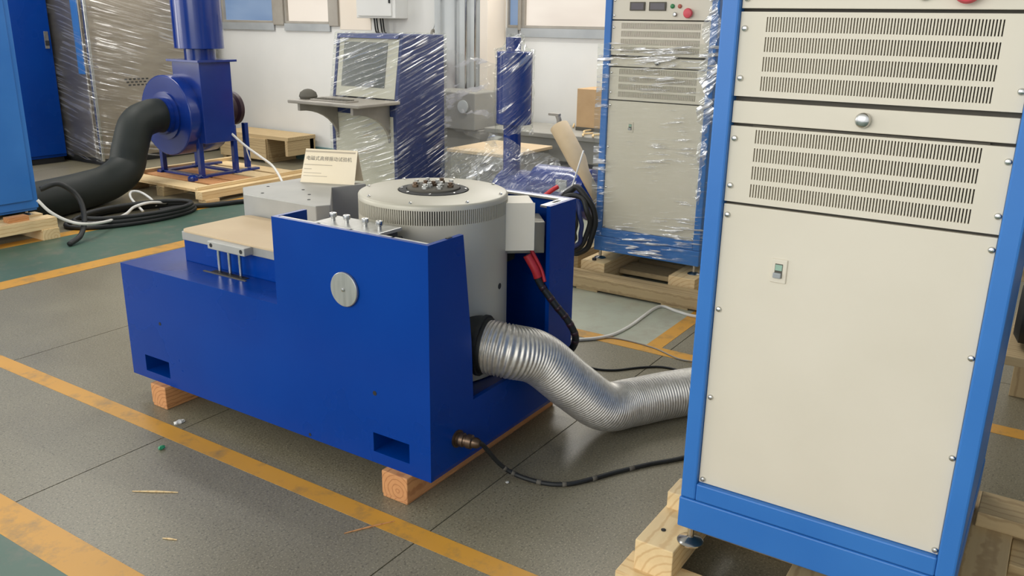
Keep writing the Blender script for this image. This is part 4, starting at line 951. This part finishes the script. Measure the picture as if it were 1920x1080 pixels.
# grey bench by the wall with a cardboard box and offcuts
t = thing('work_bench', 'low grey work bench along the wall behind the rear rack', 'bench', (6.4, 3.3, 0))
box('top', 6.05, 6.70, 2.2, 4.22, .60, .64, 'greybench', t, .006); box('apron', 6.08, 6.10, 2.24, 4.18, .42, .602, 'greybench', t, .003)
for a, b in ((6.09, 2.25), (6.09, 4.11), (6.60, 2.25), (6.60, 4.11)): box('leg', a, a+.06, b, b+.06, 0, .602, 'greybench', t, .003)
box('lower_shelf', 6.10, 6.66, 2.26, 4.16, .18, .20, 'greybench', t, .003); settle(t)
p = onx(1075, 225, 6.35)
t = thing('cardboard_box', 'brown cardboard box standing on the grey bench by the wall', 'box', (6.5, p.y-.3, .64))
zb_ = .64; yb_ = p.y
box('body', 6.40, 6.70, yb_-.60, yb_, zb_, zb_+.345, 'cardb', t, .004); box('tape', 6.398, 6.702, yb_-.33, yb_-.27, zb_+.1, zb_+.3465, 'tube', t, 0); box('bottom_rim', 6.392, 6.40, yb_-.6, yb_, zb_, zb_+.03, 'slotdark', t, 0); settle(t)
for k in range(6):
    a = onz(1090+6*k, 262-7*k, .645); a.x = min(a.x, 6.6); a.x = max(a.x, 6.12); a.y = 3.15+.09*k
    tag(tube('wood_offcut', [Vector((a.x-.10, a.y, .652)), Vector((a.x, a.y+.05, .653)), Vector((a.x+.10, a.y+.02*k, .652))], .008, 'pine', None, 6, 3), 'thin pale wood offcut lying on the grey bench', 'wood strip', 'offcuts on the grey bench')

# ================================================================ right of the front rack
t = thing('wooden_table', 'rough wooden table with dark space under it, right of the front rack', 'table', (3.8, -.4, 0))
for k in range(4): plank('top_board', 3.32+.2*k, 3.505+.2*k, -1.0, .085, .675, .735, 'pinegrey', t)
for a, b in ((3.42, -.95), (4.0, -.95), (3.42, -.30), (4.0, -.06)): plank('leg', a, a+.09, b, b+.09, 0, .676, 'pinegrey', t)
plank('shelf', 3.34, 4.08, -.96, .06, .36, .395, 'pinegrey', t); settle(t)
t = thing('blue_machine_box', 'blue steel box resting on the rough wooden table', 'machine', (3.8, -.4, .735))
box('body', 3.45, 4.05, -.8, .07, .735, 1.25, 'bluedark', t, .006); box('front_plate', 3.442, 3.451, -.7, .0, .80, 1.18, 'bluefan', t, .003); settle(t)
t = thing('dark_motor', 'dark round motor lying on the shelf of the rough wooden table', 'motor', (3.7, -.2, .395))
lathe('drum', [(.09, 0), (.12, .02), (.12, .4), (.09, .43)], 'black', t, (3.50, .05, .525), (0, -1, 0), 32); box('feet', 3.40, 3.60, -.30, .0, .395, .425, 'black', t, .003); settle(t)

# ================================================================ litter on the floor
def splinter(name, a, b, r, mat, label, cat='splinter'):
    A, B = onz(*a, r*.6), onz(*b, r*.6); md = A.lerp(B, .5)+Vector((0, 0, r*.3))
    bm = bmesh.new(); pth = spline([A, md, B], 5); n = len(pth); add_tube(bm, pth, lambda i: r*(1-.55*abs(2*i/(n-1)-1)), 6)
    tag(obj(name, bm, mat, None), label, cat)
splinter('wood_splinter', (248, 921), (334, 923), .0035, 'pine', 'long pale wood splinter lying flat between the two yellow lines')
splinter('wood_splinter', (645, 1000), (740, 977), .003, 'pinered', 'reddish wood splinter lying across the yellow line by the shaker timber')
splinter('wood_splinter', (305, 1009), (332, 1012), .003, 'pine', 'short pale wood splinter near the wide yellow line')
bm = bmesh.new(); q = onz(303, 839, .008); bmesh.ops.create_icosphere(bm, subdivisions=2, radius=.011, matrix=Matrix.Translation(q) @ Matrix.Diagonal((1.2, .8, .7, 1)))
for v_ in bm.verts: v_.co += Vector((random.uniform(-.002, .002), random.uniform(-.002, .002), 0))
tag(obj('plastic_scrap', bm, 'scrapgreen', None), 'small green plastic scrap on the grey floor', 'scrap')
for (x, y), lb, s in (((335, 791), 'crumpled white paper scrap beside the timber of the shaker', .016), ((951, 904), 'tiny white crumb on the floor near the black cable', .006), ((980, 595), 'white scrap lying on the blue ledge beside the drum', .008)):
    bm = bmesh.new(); q = onz(x, y, .006) if s != .008 else Vector((2.50, 1.60, .304)); bmesh.ops.create_icosphere(bm, subdivisions=2, radius=s, matrix=Matrix.Translation(q) @ Matrix.Diagonal((1.4, .8, .45, 1)))
    for v_ in bm.verts: v_.co += Vector((random.uniform(-.3, .3)*s, random.uniform(-.3, .3)*s, random.uniform(-.1, .1)*s))
    tag(obj('paper_scrap', bm, 'whitecable', None), lb, 'scrap')
